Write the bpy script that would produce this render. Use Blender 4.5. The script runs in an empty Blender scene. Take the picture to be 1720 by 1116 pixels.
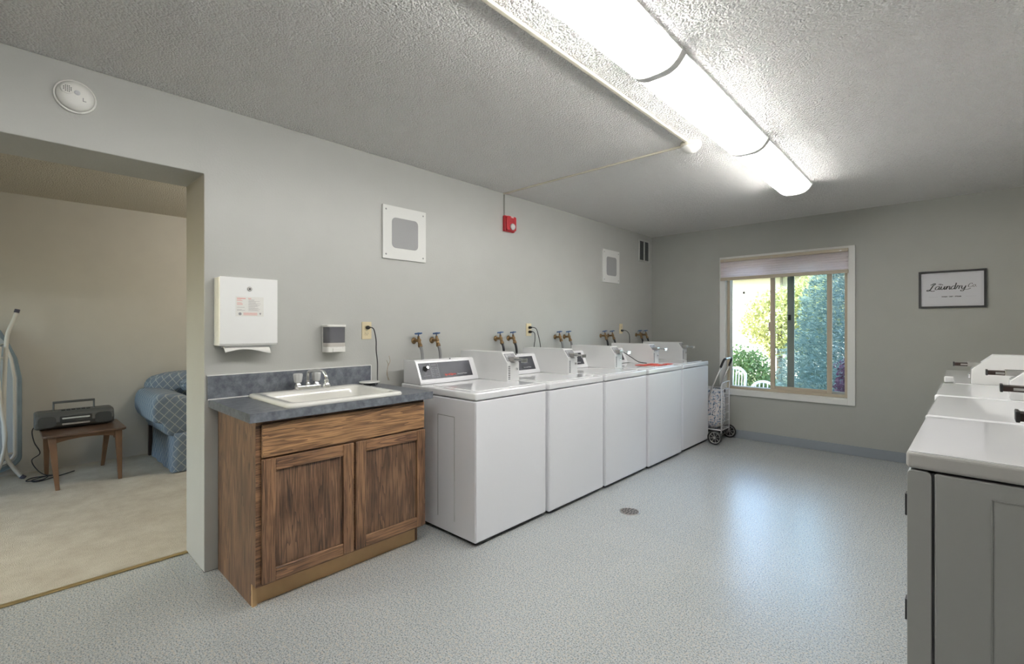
import bpy, bmesh, math, random
from mathutils import Vector, Matrix, Euler, noise
PI = math.pi
sc = bpy.context.scene
COL = sc.collection

# ---------------------------------------------------------------- camera
CAMX, CAMZ = 2.86, 1.29
cam_data = bpy.data.cameras.new('camera'); cam = bpy.data.objects.new('camera', cam_data); COL.objects.link(cam)
cam.location = (CAMX, 0, CAMZ)
cam.rotation_euler = (PI / 2, 0, math.atan(734 / 792))
cam_data.sensor_width = 36; cam_data.lens = 792 / 1720 * 36
cam_data.shift_y = -9 / 1720
cam_data.clip_start = 0.02; cam_data.clip_end = 300
sc.camera = cam

# ---------------------------------------------------------------- world, sun, exposure
sc.view_settings.view_transform = 'Standard'
sc.view_settings.look = 'None'
sc.view_settings.gamma = 1
sc.view_settings.use_curve_mapping = False
sc.view_settings.exposure = 0.58
sc.cycles.max_bounces = 10
sc.cycles.diffuse_bounces = 6
sc.cycles.transparent_max_bounces = 16
sc.cycles.sample_clamp_indirect = 6
sc.cycles.caustics_reflective = False
sc.cycles.caustics_refractive = False
world = bpy.data.worlds.new('sky'); sc.world = world; world.use_nodes = True
wn = world.node_tree.nodes; wl = world.node_tree.links
sky = wn.new('ShaderNodeTexSky'); sky.sky_type = 'NISHITA'; sky.sun_disc = False
sky.sun_elevation = math.radians(38); sky.sun_rotation = math.radians(214); sky.air_density = 1.0; sky.dust_density = 2.0
wl.new(sky.outputs[0], wn['Background'].inputs[0]); wn['Background'].inputs[1].default_value = 1.3
sun_d = bpy.data.lights.new('sun', 'SUN'); sun_d.energy = 6.5; sun_d.angle = math.radians(0.6); sun_d.color = (1, .95, .85)
sun = bpy.data.objects.new('sun', sun_d); COL.objects.link(sun)
sun.rotation_euler = Vector((-0.50, -0.66, 0.66)).to_track_quat('Z', 'Y').to_euler()
TUBE_EMIT = 112.0
LOUNGE_FILL = 42.0

# ---------------------------------------------------------------- materials
MATS = {}
def nodes_of(name):
    m = bpy.data.materials.new(name); m.use_nodes = True
    nt = m.node_tree; return m, nt, nt.nodes['Principled BSDF']
def mat(name, col, rough=.5, metal=0., spec=.5, bump=None, var=0., emit=0., coat=0., trans=0., alpha=1.):
    if name in MATS: return MATS[name]
    m, nt, b = nodes_of(name)
    b.inputs['Base Color'].default_value = (*col, 1); b.inputs['Roughness'].default_value = rough
    b.inputs['Metallic'].default_value = metal; b.inputs['Specular IOR Level'].default_value = spec
    b.inputs['Coat Weight'].default_value = coat; b.inputs['Transmission Weight'].default_value = trans
    b.inputs['Alpha'].default_value = alpha
    if emit: b.inputs['Emission Color'].default_value = (*col, 1); b.inputs['Emission Strength'].default_value = emit
    tc = nt.nodes.new('ShaderNodeTexCoord')
    if var:
        n = nt.nodes.new('ShaderNodeTexNoise'); n.inputs['Scale'].default_value = 6; n.inputs['Detail'].default_value = 5
        r = nt.nodes.new('ShaderNodeValToRGB')
        r.color_ramp.elements[0].position = .3; r.color_ramp.elements[1].position = .7
        r.color_ramp.elements[0].color = (*[c * (1 - var) for c in col], 1); r.color_ramp.elements[1].color = (*[min(1, c * (1 + var)) for c in col], 1)
        nt.links.new(tc.outputs['Object'], n.inputs['Vector']); nt.links.new(n.outputs[0], r.inputs[0]); nt.links.new(r.outputs[0], b.inputs['Base Color'])
    if bump:
        sc_, st, di = bump
        n = nt.nodes.new('ShaderNodeTexNoise'); n.inputs['Scale'].default_value = sc_; n.inputs['Detail'].default_value = 3
        bp = nt.nodes.new('ShaderNodeBump'); bp.inputs['Strength'].default_value = st; bp.inputs['Distance'].default_value = di
        nt.links.new(tc.outputs['Object'], n.inputs['Vector']); nt.links.new(n.outputs[0], bp.inputs['Height']); nt.links.new(bp.outputs[0], b.inputs['Normal'])
    MATS[name] = m; return m

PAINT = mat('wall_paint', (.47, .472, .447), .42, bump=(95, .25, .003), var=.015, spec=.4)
PAINT_SHADED = mat('wall_paint_shaded', (.405, .41, .38), .42, bump=(95, .25, .003), var=.015, spec=.4)  # same wall paint, darkened for the weaker light on the back wall
TAUPE = mat('lounge_paint', (.55, .525, .465), .6, bump=(80, .15, .002), var=.02, spec=.3)
WHITE_TRIM = mat('white_trim', (.80, .80, .77), .4)
RUBBER = mat('cove_rubber', (.27, .30, .33), .45)
ENAMEL = mat('white_enamel', (.86, .86, .875), .10, coat=.5)
ENAMEL_SIDE = mat('white_enamel_body', (.88, .88, .91), .28, spec=.5)
SHADOWGREY = mat('shade_grey_enamel', (.29, .29, .277), .38)  # grey puts shade into the dryers' white enamel; also used for stamping lines
PLASTIC = mat('white_plastic', (.82, .81, .77), .35)
GREYPLASTIC = mat('light_grey_plastic', (.62, .63, .64), .35)
PANELGREY = mat('dark_grey_panel', (.04, .042, .05), .42, spec=.3)
PANELLINE = mat('panel_line_grey', (.32, .33, .34), .5)
BLACK = mat('black_plastic', (.012, .012, .013), .4)
BLACKRUB = mat('black_rubber', (.014, .014, .015), .6)
CHROME = mat('chrome', (.80, .80, .80), .12, metal=1)
STEEL = mat('brushed_steel', (.55, .54, .52), .3, metal=1)
BRASS = mat('aged_brass', (.30, .20, .10), .38, metal=1, var=.25)
BLUE = mat('valve_blue', (.03, .10, .26), .45)
HOSEGREY = mat('hose_grey', (.22, .22, .22), .5)
RED = mat('alarm_red', (.42, .012, .02), .35)
REDINK = mat('red_ink', (.75, .09, .06), .6)
PALERED = mat('pale_red_ink', (.80, .33, .30), .6)
INK = mat('black_ink', (.02, .02, .02), .6)
GREYINK = mat('grey_ink', (.32, .31, .32), .6)
PORCELAIN = mat('porcelain', (.82, .81, .76), .12, coat=.6)
ALMOND = mat('almond_vinyl', (.52, .45, .34), .45)
OUTLETALM = mat('almond_plate', (.74, .64, .42), .4)
SHADEFAB = mat('shade_fabric', (.62, .57, .57), .8, trans=0)
GOLD = mat('brass_strip', (.55, .42, .20), .35, metal=.8)
CARDBOARD = mat('bare_board', (.52, .34, .17), .7, var=.12)
WALNUT = mat('walnut_table', (.10, .055, .032), .35, var=.3)
WALNUTLIGHT = mat('table_apron_wood', (.20, .105, .052), .42, var=.25)
DARKWOOD = mat('dark_leg_wood', (.035, .018, .012), .4)
BOOMGREY = mat('stereo_grey', (.085, .088, .082), .42)
BOOMDARK = mat('stereo_dark', (.04, .042, .04), .5)
PAPER = mat('paper_towel', (.84, .83, .79), .8)
CONDUIT = mat('conduit_paint', (.60, .56, .46), .5)
VENTDARK = mat('vent_dark', (.05, .055, .055), .7)
ACRYLIC = mat('clear_acrylic', (.84, .85, .84), .12, trans=.25, coat=.5)
SMOKYDARK = mat('smoky_plastic', (.10, .10, .11), .12, coat=.4)
SOAP = mat('liquid_soap', (.55, .52, .48), .4)
CUSHIONBLUE = mat('board_cover_blue', (.22, .29, .33), .8, bump=(40, .3, .01), var=.1)
SIDING = mat('house_siding', (.80, .79, .76), .7)
ROOFDARK = mat('house_eave', (.35, .34, .33), .7)
RESIN = mat('white_resin', (.80, .80, .80), .4)
BARK = mat('tree_bark', (.10, .07, .05), .9, bump=(30, .6, .02), var=.3)
LAWN = mat('garden_ground', (.16, .17, .09), .95, var=.3, bump=(60, .8, .02))
CONCRETE = mat('patio_concrete', (.62, .60, .56), .9, var=.08)
GLASSDARK = mat('house_window_glass', (.16, .20, .22), .1)

def ceil_mat(name, col, strength):
    m, nt, b = nodes_of(name)
    b.inputs['Base Color'].default_value = (*col, 1); b.inputs['Roughness'].default_value = .9; b.inputs['Specular IOR Level'].default_value = .15
    tc = nt.nodes.new('ShaderNodeTexCoord')
    n = nt.nodes.new('ShaderNodeTexNoise'); n.inputs['Scale'].default_value = 80; n.inputs['Detail'].default_value = 2.5; n.inputs['Roughness'].default_value = .55
    v = nt.nodes.new('ShaderNodeTexVoronoi'); v.feature = 'SMOOTH_F1'; v.inputs['Scale'].default_value = 120; v.inputs['Smoothness'].default_value = .5
    mx = nt.nodes.new('ShaderNodeMath'); mx.operation = 'SUBTRACT'
    bp = nt.nodes.new('ShaderNodeBump'); bp.inputs['Strength'].default_value = strength; bp.inputs['Distance'].default_value = .021
    nt.links.new(tc.outputs['Object'], n.inputs['Vector']); nt.links.new(tc.outputs['Object'], v.inputs['Vector'])
    nt.links.new(n.outputs[0], mx.inputs[0]); nt.links.new(v.outputs[0], mx.inputs[1])
    nt.links.new(mx.outputs[0], bp.inputs['Height']); nt.links.new(bp.outputs[0], b.inputs['Normal'])
    MATS[name] = m; return m
POPCORN = ceil_mat('popcorn_ceiling', (.90, .885, .86), .8)
POPCORN2 = ceil_mat('popcorn_ceiling_lounge', (.72, .67, .57), .8)

def floor_mat():
    m, nt, b = nodes_of('speckled_vinyl')
    N = nt.nodes.new; L = nt.links.new
    tc = N('ShaderNodeTexCoord')
    n1 = N('ShaderNodeTexNoise'); n1.inputs['Scale'].default_value = 165; n1.inputs['Detail'].default_value = 2.5
    n2 = N('ShaderNodeTexNoise'); n2.inputs['Scale'].default_value = 95; n2.inputs['Detail'].default_value = 1
    r1 = N('ShaderNodeValToRGB'); e = r1.color_ramp.elements
    e[0].position = .38; e[0].color = (.22, .245, .255, 1); e[1].position = .62; e[1].color = (.58, .605, .605, 1)
    k = r1.color_ramp.elements.new(.47); k.color = (.42, .445, .45, 1)
    r2 = N('ShaderNodeValToRGB'); e = r2.color_ramp.elements
    e[0].position = .56; e[0].color = (0, 0, 0, 1); e[1].position = .64; e[1].color = (1, 1, 1, 1)
    mx = N('ShaderNodeMix'); mx.data_type = 'RGBA'; mx.inputs[7].default_value = (.56, .53, .47, 1)
    L(tc.outputs['Object'], n1.inputs['Vector']); L(tc.outputs['Object'], n2.inputs['Vector'])
    L(n1.outputs[0], r1.inputs[0]); L(n2.outputs[0], r2.inputs[0]); L(r2.outputs[0], mx.inputs[0]); L(r1.outputs[0], mx.inputs[6])
    # faint tile seams and per-tile tone
    br = N('ShaderNodeTexBrick'); br.offset = 0; br.inputs['Scale'].default_value = 1; br.inputs['Brick Width'].default_value = .305; br.inputs['Row Height'].default_value = .305
    br.inputs['Mortar Size'].default_value = .0012; br.inputs['Color1'].default_value = (1, 1, 1, 1); br.inputs['Color2'].default_value = (.96, .965, .97, 1); br.inputs['Mortar'].default_value = (.86, .86, .86, 1)
    L(tc.outputs['Object'], br.inputs['Vector'])
    mu = N('ShaderNodeMix'); mu.data_type = 'RGBA'; mu.blend_type = 'MULTIPLY'; mu.inputs[0].default_value = 1
    L(mx.outputs[2], mu.inputs[6]); L(br.outputs[0], mu.inputs[7]); L(mu.outputs[2], b.inputs['Base Color'])
    b.inputs['Roughness'].default_value = .27; b.inputs['Specular IOR Level'].default_value = .5
    bp = N('ShaderNodeBump'); bp.inputs['Strength'].default_value = .12; bp.inputs['Distance'].default_value = .002
    L(n2.outputs[0], bp.inputs['Height']); L(bp.outputs[0], b.inputs['Normal'])
    return m
FLOOR = floor_mat()

def carpet_mat():
    m, nt, b = nodes_of('beige_carpet'); N = nt.nodes.new; L = nt.links.new
    tc = N('ShaderNodeTexCoord')
    n1 = N('ShaderNodeTexNoise'); n1.inputs['Scale'].default_value = 5; n1.inputs['Detail'].default_value = 8; n1.inputs['Roughness'].default_value = .7
    r = N('ShaderNodeValToRGB'); e = r.color_ramp.elements
    e[0].position = .32; e[0].color = (.50, .45, .36, 1); e[1].position = .66; e[1].color = (.64, .60, .50, 1)
    n2 = N('ShaderNodeTexNoise'); n2.inputs['Scale'].default_value = 220; n2.inputs['Detail'].default_value = 2
    bp = N('ShaderNodeBump'); bp.inputs['Strength'].default_value = .7; bp.inputs['Distance'].default_value = .008
    L(tc.outputs['Object'], n1.inputs['Vector']); L(tc.outputs['Object'], n2.inputs['Vector']); L(n1.outputs[0], r.inputs[0]); L(r.outputs[0], b.inputs['Base Color'])
    L(n2.outputs[0], bp.inputs['Height']); L(bp.outputs[0], b.inputs['Normal'])
    b.inputs['Roughness'].default_value = .95; b.inputs['Specular IOR Level'].default_value = .1
    return m
CARPET = carpet_mat()

def oak(name, axis, light, dark, wear=.5):
    """oak with the grain running along axis 0/1/2 (object coordinates)"""
    m, nt, b = nodes_of(name); N = nt.nodes.new; L = nt.links.new
    tc = N('ShaderNodeTexCoord'); mp = N('ShaderNodeMapping')
    s = [15.0, 15.0, 15.0]; s[axis] = 1.1; mp.inputs['Scale'].default_value = s
    L(tc.outputs['Object'], mp.inputs['Vector'])
    n0 = N('ShaderNodeTexNoise'); n0.inputs['Scale'].default_value = 1.0; n0.inputs['Detail'].default_value = 3; n0.inputs['Distortion'].default_value = .6
    L(mp.outputs[0], n0.inputs['Vector'])
    # cathedral rings from the stretched noise
    mu = N('ShaderNodeMath'); mu.operation = 'MULTIPLY'; mu.inputs[1].default_value = 8; L(n0.outputs[0], mu.inputs[0])
    fr = N('ShaderNodeMath'); fr.operation = 'FRACT'; L(mu.outputs[0], fr.inputs[0])
    rr = N('ShaderNodeValToRGB'); e = rr.color_ramp.elements
    e[0].position = 0; e[0].color = (*light, 1); e[1].position = 1; e[1].color = (*dark, 1)
    k = rr.color_ramp.elements.new(.62); k.color = (*[l * .86 for l in light], 1)
    L(fr.outputs[0], rr.inputs[0])
    # fine pores
    mp2 = N('ShaderNodeMapping'); s2 = [170.0] * 3; s2[axis] = 7.0; mp2.inputs['Scale'].default_value = s2; L(tc.outputs['Object'], mp2.inputs['Vector'])
    n1 = N('ShaderNodeTexNoise'); n1.inputs['Scale'].default_value = 1; n1.inputs['Detail'].default_value = 3; L(mp2.outputs[0], n1.inputs['Vector'])
    r1 = N('ShaderNodeValToRGB'); e = r1.color_ramp.elements
    e[0].position = .38; e[0].color = (.30, .27, .25, 1); e[1].position = .54; e[1].color = (1, 1, 1, 1); L(n1.outputs[0], r1.inputs[0])
    m1 = N('ShaderNodeMix'); m1.data_type = 'RGBA'; m1.blend_type = 'MULTIPLY'; m1.inputs[0].default_value = .8
    L(rr.outputs[0], m1.inputs[6]); L(r1.outputs[0], m1.inputs[7])
    # blotchy old stain
    mp3 = N('ShaderNodeMapping'); s3 = [14.0] * 3; s3[axis] = 4.0; mp3.inputs['Scale'].default_value = s3; L(tc.outputs['Object'], mp3.inputs['Vector'])
    n2 = N('ShaderNodeTexNoise'); n2.inputs['Scale'].default_value = 1; n2.inputs['Detail'].default_value = 4; L(mp3.outputs[0], n2.inputs['Vector'])
    r2 = N('ShaderNodeValToRGB'); e = r2.color_ramp.elements
    e[0].position = .38; e[0].color = (.42, .36, .33, 1); e[1].position = .62; e[1].color = (1.1, 1.08, 1.05, 1); L(n2.outputs[0], r2.inputs[0])
    m2 = N('ShaderNodeMix'); m2.data_type = 'RGBA'; m2.blend_type = 'MULTIPLY'; m2.inputs[0].default_value = wear
    L(m1.outputs[2], m2.inputs[6]); L(r2.outputs[0], m2.inputs[7]); L(m2.outputs[2], b.inputs['Base Color'])
    b.inputs['Roughness'].default_value = .45
    bp = N('ShaderNodeBump'); bp.inputs['Strength'].default_value = .25; bp.inputs['Distance'].default_value = .002
    L(n1.outputs[0], bp.inputs['Height']); L(bp.outputs[0], b.inputs['Normal'])
    return m
OAK_Z = oak('oak_vertical_grain', 2, (.27, .15, .078), (.10, .05, .028), .6)
OAK_ZD = oak('oak_worn_panel', 2, (.205, .118, .066), (.075, .042, .026), .9)
OAK_Y = oak('oak_horizontal_grain', 1, (.44, .25, .12), (.15, .075, .036), .35)
OAK_YR = oak('oak_rail_grain', 1, (.29, .16, .082), (.10, .05, .028), .55)

def counter_mat():
    m, nt, b = nodes_of('slate_laminate'); N = nt.nodes.new; L = nt.links.new
    tc = N('ShaderNodeTexCoord')
    n1 = N('ShaderNodeTexNoise'); n1.inputs['Scale'].default_value = 26; n1.inputs['Detail'].default_value = 6; n1.inputs['Roughness'].default_value = .65
    r = N('ShaderNodeValToRGB'); e = r.color_ramp.elements
    e[0].position = .35; e[0].color = (.075, .085, .105, 1); e[1].position = .68; e[1].color = (.19, .205, .225, 1)
    L(tc.outputs['Object'], n1.inputs['Vector']); L(n1.outputs[0], r.inputs[0]); L(r.outputs[0], b.inputs['Base Color'])
    b.inputs['Roughness'].default_value = .3
    return m
SLATE = counter_mat()

def plaid_mat(name, base, line, scale, rot=.78):
    m, nt, b = nodes_of(name); N = nt.nodes.new; L = nt.links.new
    tc = N('ShaderNodeTexCoord'); sep = N('ShaderNodeSeparateXYZ'); L(tc.outputs['Object'], sep.inputs[0])
    outs = []
    # diagonal lines on (y+x) and z
    for sgn in (1, -1):
        a = N('ShaderNodeMath'); a.operation = 'ADD'; L(sep.outputs[0], a.inputs[0]); L(sep.outputs[1], a.inputs[1])
        zz = N('ShaderNodeMath'); zz.operation = 'MULTIPLY'; zz.inputs[1].default_value = sgn * .9; L(sep.outputs[2], zz.inputs[0])
        s = N('ShaderNodeMath'); s.operation = 'ADD'; L(a.outputs[0], s.inputs[0]); L(zz.outputs[0], s.inputs[1])
        k = N('ShaderNodeMath'); k.operation = 'MULTIPLY'; k.inputs[1].default_value = scale; L(s.outputs[0], k.inputs[0])
        f = N('ShaderNodeMath'); f.operation = 'FRACT'; L(k.outputs[0], f.inputs[0])
        g = N('ShaderNodeMath'); g.operation = 'LESS_THAN'; g.inputs[1].default_value = .10; L(f.outputs[0], g.inputs[0]); outs.append(g)
    mxx = N('ShaderNodeMath'); mxx.operation = 'MAXIMUM'; L(outs[0].outputs[0], mxx.inputs[0]); L(outs[1].outputs[0], mxx.inputs[1])
    mx = N('ShaderNodeMix'); mx.data_type = 'RGBA'; mx.inputs[6].default_value = (*base, 1); mx.inputs[7].default_value = (*line, 1)
    L(mxx.outputs[0], mx.inputs[0]); L(mx.outputs[2], b.inputs['Base Color'])
    b.inputs['Roughness'].default_value = .9; b.inputs['Specular IOR Level'].default_value = .1
    return m
PLAID = plaid_mat('blue_plaid_upholstery', (.19, .235, .29), (.40, .43, .43), 13)
PLAINBLUE = mat('faded_blue_upholstery', (.27, .29, .30), .9, var=.12)

def laundry_mat():
    m, nt, b = nodes_of('printed_laundry_bag'); N = nt.nodes.new; L = nt.links.new
    tc = N('ShaderNodeTexCoord')
    n1 = N('ShaderNodeTexNoise'); n1.inputs['Scale'].default_value = 17; n1.inputs['Detail'].default_value = 5; n1.inputs['Distortion'].default_value = 3
    r = N('ShaderNodeValToRGB'); r.color_ramp.interpolation = 'LINEAR'; e = r.color_ramp.elements
    e[0].position = .36; e[0].color = (.06, .08, .12, 1); e[1].position = .60; e[1].color = (.78, .76, .74, 1)
    for p, c in ((.43, (.22, .34, .48, 1)), (.48, (.70, .74, .78, 1)), (.54, (.62, .42, .36, 1)), (.56, (.8, .79, .77, 1))):
        k = r.color_ramp.elements.new(p); k.color = c
    L(tc.outputs['Object'], n1.inputs['Vector']); L(n1.outputs[0], r.inputs[0]); L(r.outputs[0], b.inputs['Base Color'])
    b.inputs['Roughness'].default_value = .7
    return m
LAUNDRY = laundry_mat()

def leaf_mat(name, c1, c2):
    m, nt, b = nodes_of(name); N = nt.nodes.new; L = nt.links.new
    tc = N('ShaderNodeTexCoord'); n1 = N('ShaderNodeTexNoise'); n1.inputs['Scale'].default_value = 9; n1.inputs['Detail'].default_value = 3
    r = N('ShaderNodeValToRGB'); e = r.color_ramp.elements
    e[0].position = .3; e[0].color = (*c1, 1); e[1].position = .7; e[1].color = (*c2, 1)
    L(tc.outputs['Object'], n1.inputs['Vector']); L(n1.outputs[0], r.inputs[0]); L(r.outputs[0], b.inputs['Base Color'])
    b.inputs['Roughness'].default_value = .6
    tr = N('ShaderNodeBsdfTranslucent'); L(r.outputs[0], tr.inputs[0]); ms = N('ShaderNodeMixShader'); ms.inputs[0].default_value = .3
    L(b.outputs[0], ms.inputs[1]); L(tr.outputs[0], ms.inputs[2]); L(ms.outputs[0], nt.nodes['Material Output'].inputs[0])
    return m
LEAF_SPRUCE = leaf_mat('spruce_needles', (.07, .12, .12), (.20, .29, .29))
LEAF_YELLOW = leaf_mat('yellow_green_leaves', (.30, .33, .11), (.54, .54, .26))
LEAF_HEDGE = leaf_mat('hedge_leaves', (.04, .08, .05), (.10, .16, .10))
LEAF_GREEN = leaf_mat('green_leaves', (.12, .21, .06), (.30, .42, .16))
LEAF_PURPLE = leaf_mat('purple_leaves', (.07, .03, .06), (.16, .07, .12))

def glass_mat():
    m, nt, b = nodes_of('window_glass'); N = nt.nodes.new; L = nt.links.new
    nt.nodes.remove(b)
    t = N('ShaderNodeBsdfTransparent'); t.inputs[0].default_value = (.93, .97, .95, 1)
    g = N('ShaderNodeBsdfGlossy'); g.inputs['Roughness'].default_value = .01
    f = N('ShaderNodeFresnel'); f.inputs[0].default_value = 1.5
    ms = N('ShaderNodeMixShader'); L(f.outputs[0], ms.inputs[0]); L(t.outputs[0], ms.inputs[1]); L(g.outputs[0], ms.inputs[2])
    L(ms.outputs[0], nt.nodes['Material Output'].inputs[0]); return m
GLASS = glass_mat()

def lens_mat():
    m, nt, b = nodes_of('prismatic_diffuser'); N = nt.nodes.new; L = nt.links.new
    nt.nodes.remove(b)
    t = N('ShaderNodeBsdfTransparent'); t.inputs[0].default_value = (1, 1, 1, 1)
    tr = N('ShaderNodeBsdfTranslucent'); tr.inputs[0].default_value = (.93, .93, .93, 1)
    d = N('ShaderNodeBsdfDiffuse'); d.inputs[0].default_value = (.8, .8, .8, 1)
    # fine prismatic ribs across the lens
    tc = N('ShaderNodeTexCoord'); w = N('ShaderNodeTexWave'); w.inputs['Scale'].default_value = 60; w.bands_direction = 'Y'
    L(tc.outputs['Object'], w.inputs['Vector']); bp = N('ShaderNodeBump'); bp.inputs['Strength'].default_value = .5; bp.inputs['Distance'].default_value = .003
    L(w.outputs[0], bp.inputs['Height']); L(bp.outputs[0], tr.inputs['Normal']); L(bp.outputs[0], d.inputs['Normal'])
    m1 = N('ShaderNodeMixShader'); m1.inputs[0].default_value = .25; L(tr.outputs[0], m1.inputs[1]); L(d.outputs[0], m1.inputs[2])
    m2 = N('ShaderNodeMixShader'); m2.inputs[0].default_value = .68; L(t.outputs[0], m2.inputs[1]); L(m1.outputs[0], m2.inputs[2])
    L(m2.outputs[0], nt.nodes['Material Output'].inputs[0]); return m
LENS = lens_mat()
TUBELIGHT = mat('lit_fluorescent_tube', (1.0, .985, .96), .5, emit=TUBE_EMIT)
FILLGLOW = mat('lounge_fill_glow', (1.0, .95, .87), .5, emit=LOUNGE_FILL)
HOUSINGWHITE = mat('fixture_enamel', (.82, .82, .80), .4)

# ---------------------------------------------------------------- mesh helpers
class MB:
    def __init__(s): s.v = []; s.f = []; s.sm = []
    def add(s, vs, fs, smooth=False):
        n = len(s.v); s.v += [tuple(p) for p in vs]
        for f in fs: s.f.append(tuple(n + i for i in f)); s.sm.append(smooth)
        return s
    def box(s, x0, x1, y0, y1, z0, z1):
        x0, x1 = sorted((x0, x1)); y0, y1 = sorted((y0, y1)); z0, z1 = sorted((z0, z1))
        return s.add([(x0,y0,z0),(x1,y0,z0),(x1,y1,z0),(x0,y1,z0),(x0,y0,z1),(x1,y0,z1),(x1,y1,z1),(x0,y1,z1)],
                     [(0,3,2,1),(4,5,6,7),(0,1,5,4),(1,2,6,5),(2,3,7,6),(3,0,4,7)])
    def prism(s, poly, axis, a0, a1, smooth=False):
        """poly: 2-D points in the two other axes (x,y,z order), extruded along axis"""
        def P(p, a):
            l = list(p); l.insert(axis, a); return tuple(l)
        n = len(poly); vs = [P(p, a0) for p in poly] + [P(p, a1) for p in poly]
        fs = [tuple(range(n)), tuple(range(2*n-1, n-1, -1))]
        k = len(s.v); s.add(vs, fs)
        for i in range(n):
            j = (i+1) % n; s.f.append((k+i, k+n+i, k+n+j, k+j)); s.sm.append(smooth)
        return s
    def rrect(s, axis, a0, a1, u0, u1, w0, w1, r, n=5):
        pts = []
        for cu, cw, st in ((u1-r, w1-r, 0), (u0+r, w1-r, 1), (u0+r, w0+r, 2), (u1-r, w0+r, 3)):
            for i in range(n+1):
                a = (st + i/n) * PI/2; pts.append((cu + r*math.cos(a), cw + r*math.sin(a)))
        return s.prism(pts, axis, a0, a1)
    def cyl(s, p0, p1, r0, r1=None, n=20, caps=True):
        r1 = r0 if r1 is None else r1
        p0 = Vector(p0); p1 = Vector(p1); d = (p1-p0).normalized()
        u = d.orthogonal().normalized(); w = d.cross(u); vs = []
        for p, r in ((p0, r0), (p1, r1)):
            for i in range(n):
                a = 2*PI*i/n; vs.append(p + (u*math.cos(a) + w*math.sin(a))*r)
        k = len(s.v); s.v += [tuple(q) for q in vs]
        for i in range(n):
            j = (i+1) % n; s.f.append((k+i, k+j, k+n+j, k+n+i)); s.sm.append(True)
        if caps:
            s.f.append(tuple(range(k+n-1, k-1, -1))); s.sm.append(False)
            s.f.append(tuple(range(k+n, k+2*n))); s.sm.append(False)
        return s
    def lathe(s, c, axis, prof, n=28):
        """prof: (distance along axis, radius) pairs"""
        c = Vector(c); d = Vector(axis).normalized(); u = d.orthogonal().normalized(); w = d.cross(u)
        k = len(s.v)
        for h, r in prof:
            for i in range(n):
                a = 2*PI*i/n; s.v.append(tuple(c + d*h + (u*math.cos(a)+w*math.sin(a))*max(r, 1e-4)))
        for m in range(len(prof)-1):
            for i in range(n):
                j = (i+1) % n; s.f.append((k+m*n+i, k+m*n+j, k+(m+1)*n+j, k+(m+1)*n+i)); s.sm.append(True)
        s.f.append(tuple(range(k+n-1, k-1, -1))); s.sm.append(False)
        e = k+(len(prof)-1)*n; s.f.append(tuple(range(e, e+n))); s.sm.append(False)
        return s
    def tube(s, pts, r, n=10, closed=False, flat=1.0):
        pts = [Vector(p) for p in pts]; m = len(pts); k = len(s.v); prev = None
        for i, p in enumerate(pts):
            a = pts[(i-1) % m] if (closed or i) else p; b = pts[(i+1) % m] if (closed or i < m-1) else p
            d = (b-a).normalized()
            if prev is None: u = d.orthogonal().normalized()
            else: u = (prev - d*prev.dot(d)).normalized()
            prev = u; w = d.cross(u); rr = r[i] if isinstance(r, (list, tuple)) else r
            for q in range(n):
                t = 2*PI*q/n; s.v.append(tuple(p + (u*math.cos(t) + w*math.sin(t)*flat)*rr))
        for i in range(m if closed else m-1):
            i2 = (i+1) % m
            for q in range(n):
                q2 = (q+1) % n; s.f.append((k+i*n+q, k+i*n+q2, k+i2*n+q2, k+i2*n+q)); s.sm.append(True)
        if not closed:
            s.f.append(tuple(range(k+n-1, k-1, -1))); s.sm.append(False)
            e = k+(m-1)*n; s.f.append(tuple(range(e, e+n))); s.sm.append(False)
        return s
    def sphere(s, c, r, nu=20, nv=12, sq=(1,1,1)):
        k = len(s.v)
        for i in range(1, nv):
            t = PI*i/nv
            for j in range(nu):
                a = 2*PI*j/nu; s.v.append((c[0]+r*sq[0]*math.sin(t)*math.cos(a), c[1]+r*sq[1]*math.sin(t)*math.sin(a), c[2]+r*sq[2]*math.cos(t)))
        top = len(s.v); s.v.append((c[0], c[1], c[2]+r*sq[2])); s.v.append((c[0], c[1], c[2]-r*sq[2]))
        for i in range(nv-2):
            for j in range(nu):
                j2 = (j+1) % nu; s.f.append((k+i*nu+j, k+(i+1)*nu+j, k+(i+1)*nu+j2, k+i*nu+j2)); s.sm.append(True)
        for j in range(nu):
            j2 = (j+1) % nu; s.f.append((top, k+j, k+j2)); s.sm.append(True)
            s.f.append((top+1, k+(nv-2)*nu+j2, k+(nv-2)*nu+j)); s.sm.append(True)
        return s
    def xf(s, M):
        s.v = [tuple(M @ Vector(p)) for p in s.v]; return s
    def build(s, name, m, parent=None, bevel=0, seg=2, base=None, subsurf=0):
        """coordinates are world coordinates; the parent's base (or base) is taken off"""
        off = Vector(BASE.get(parent.name, (0,0,0))) if parent else Vector(base or (0,0,0))
        me = bpy.data.meshes.new(name)
        me.from_pydata([tuple(Vector(p)-off) for p in s.v], [], s.f); me.update()
        me.polygons.foreach_set('use_smooth', s.sm)
        bm = bmesh.new(); bm.from_mesh(me); bmesh.ops.recalc_face_normals(bm, faces=bm.faces); bm.to_mesh(me); bm.free()
        me.materials.append(m)
        o = bpy.data.objects.new(name, me); COL.objects.link(o)
        if parent: o.parent = parent; BASE[o.name] = tuple(off)
        else: o.location = off; BASE[o.name] = tuple(off)
        if bevel:
            b = o.modifiers.new('bevel', 'BEVEL'); b.width = bevel; b.segments = seg; b.limit_method = 'ANGLE'; b.angle_limit = math.radians(40)
        if subsurf:
            b = o.modifiers.new('sub', 'SUBSURF'); b.levels = subsurf; b.render_levels = subsurf
        return o
BASE = {}
def box(*a): return MB().box(*a)
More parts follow.
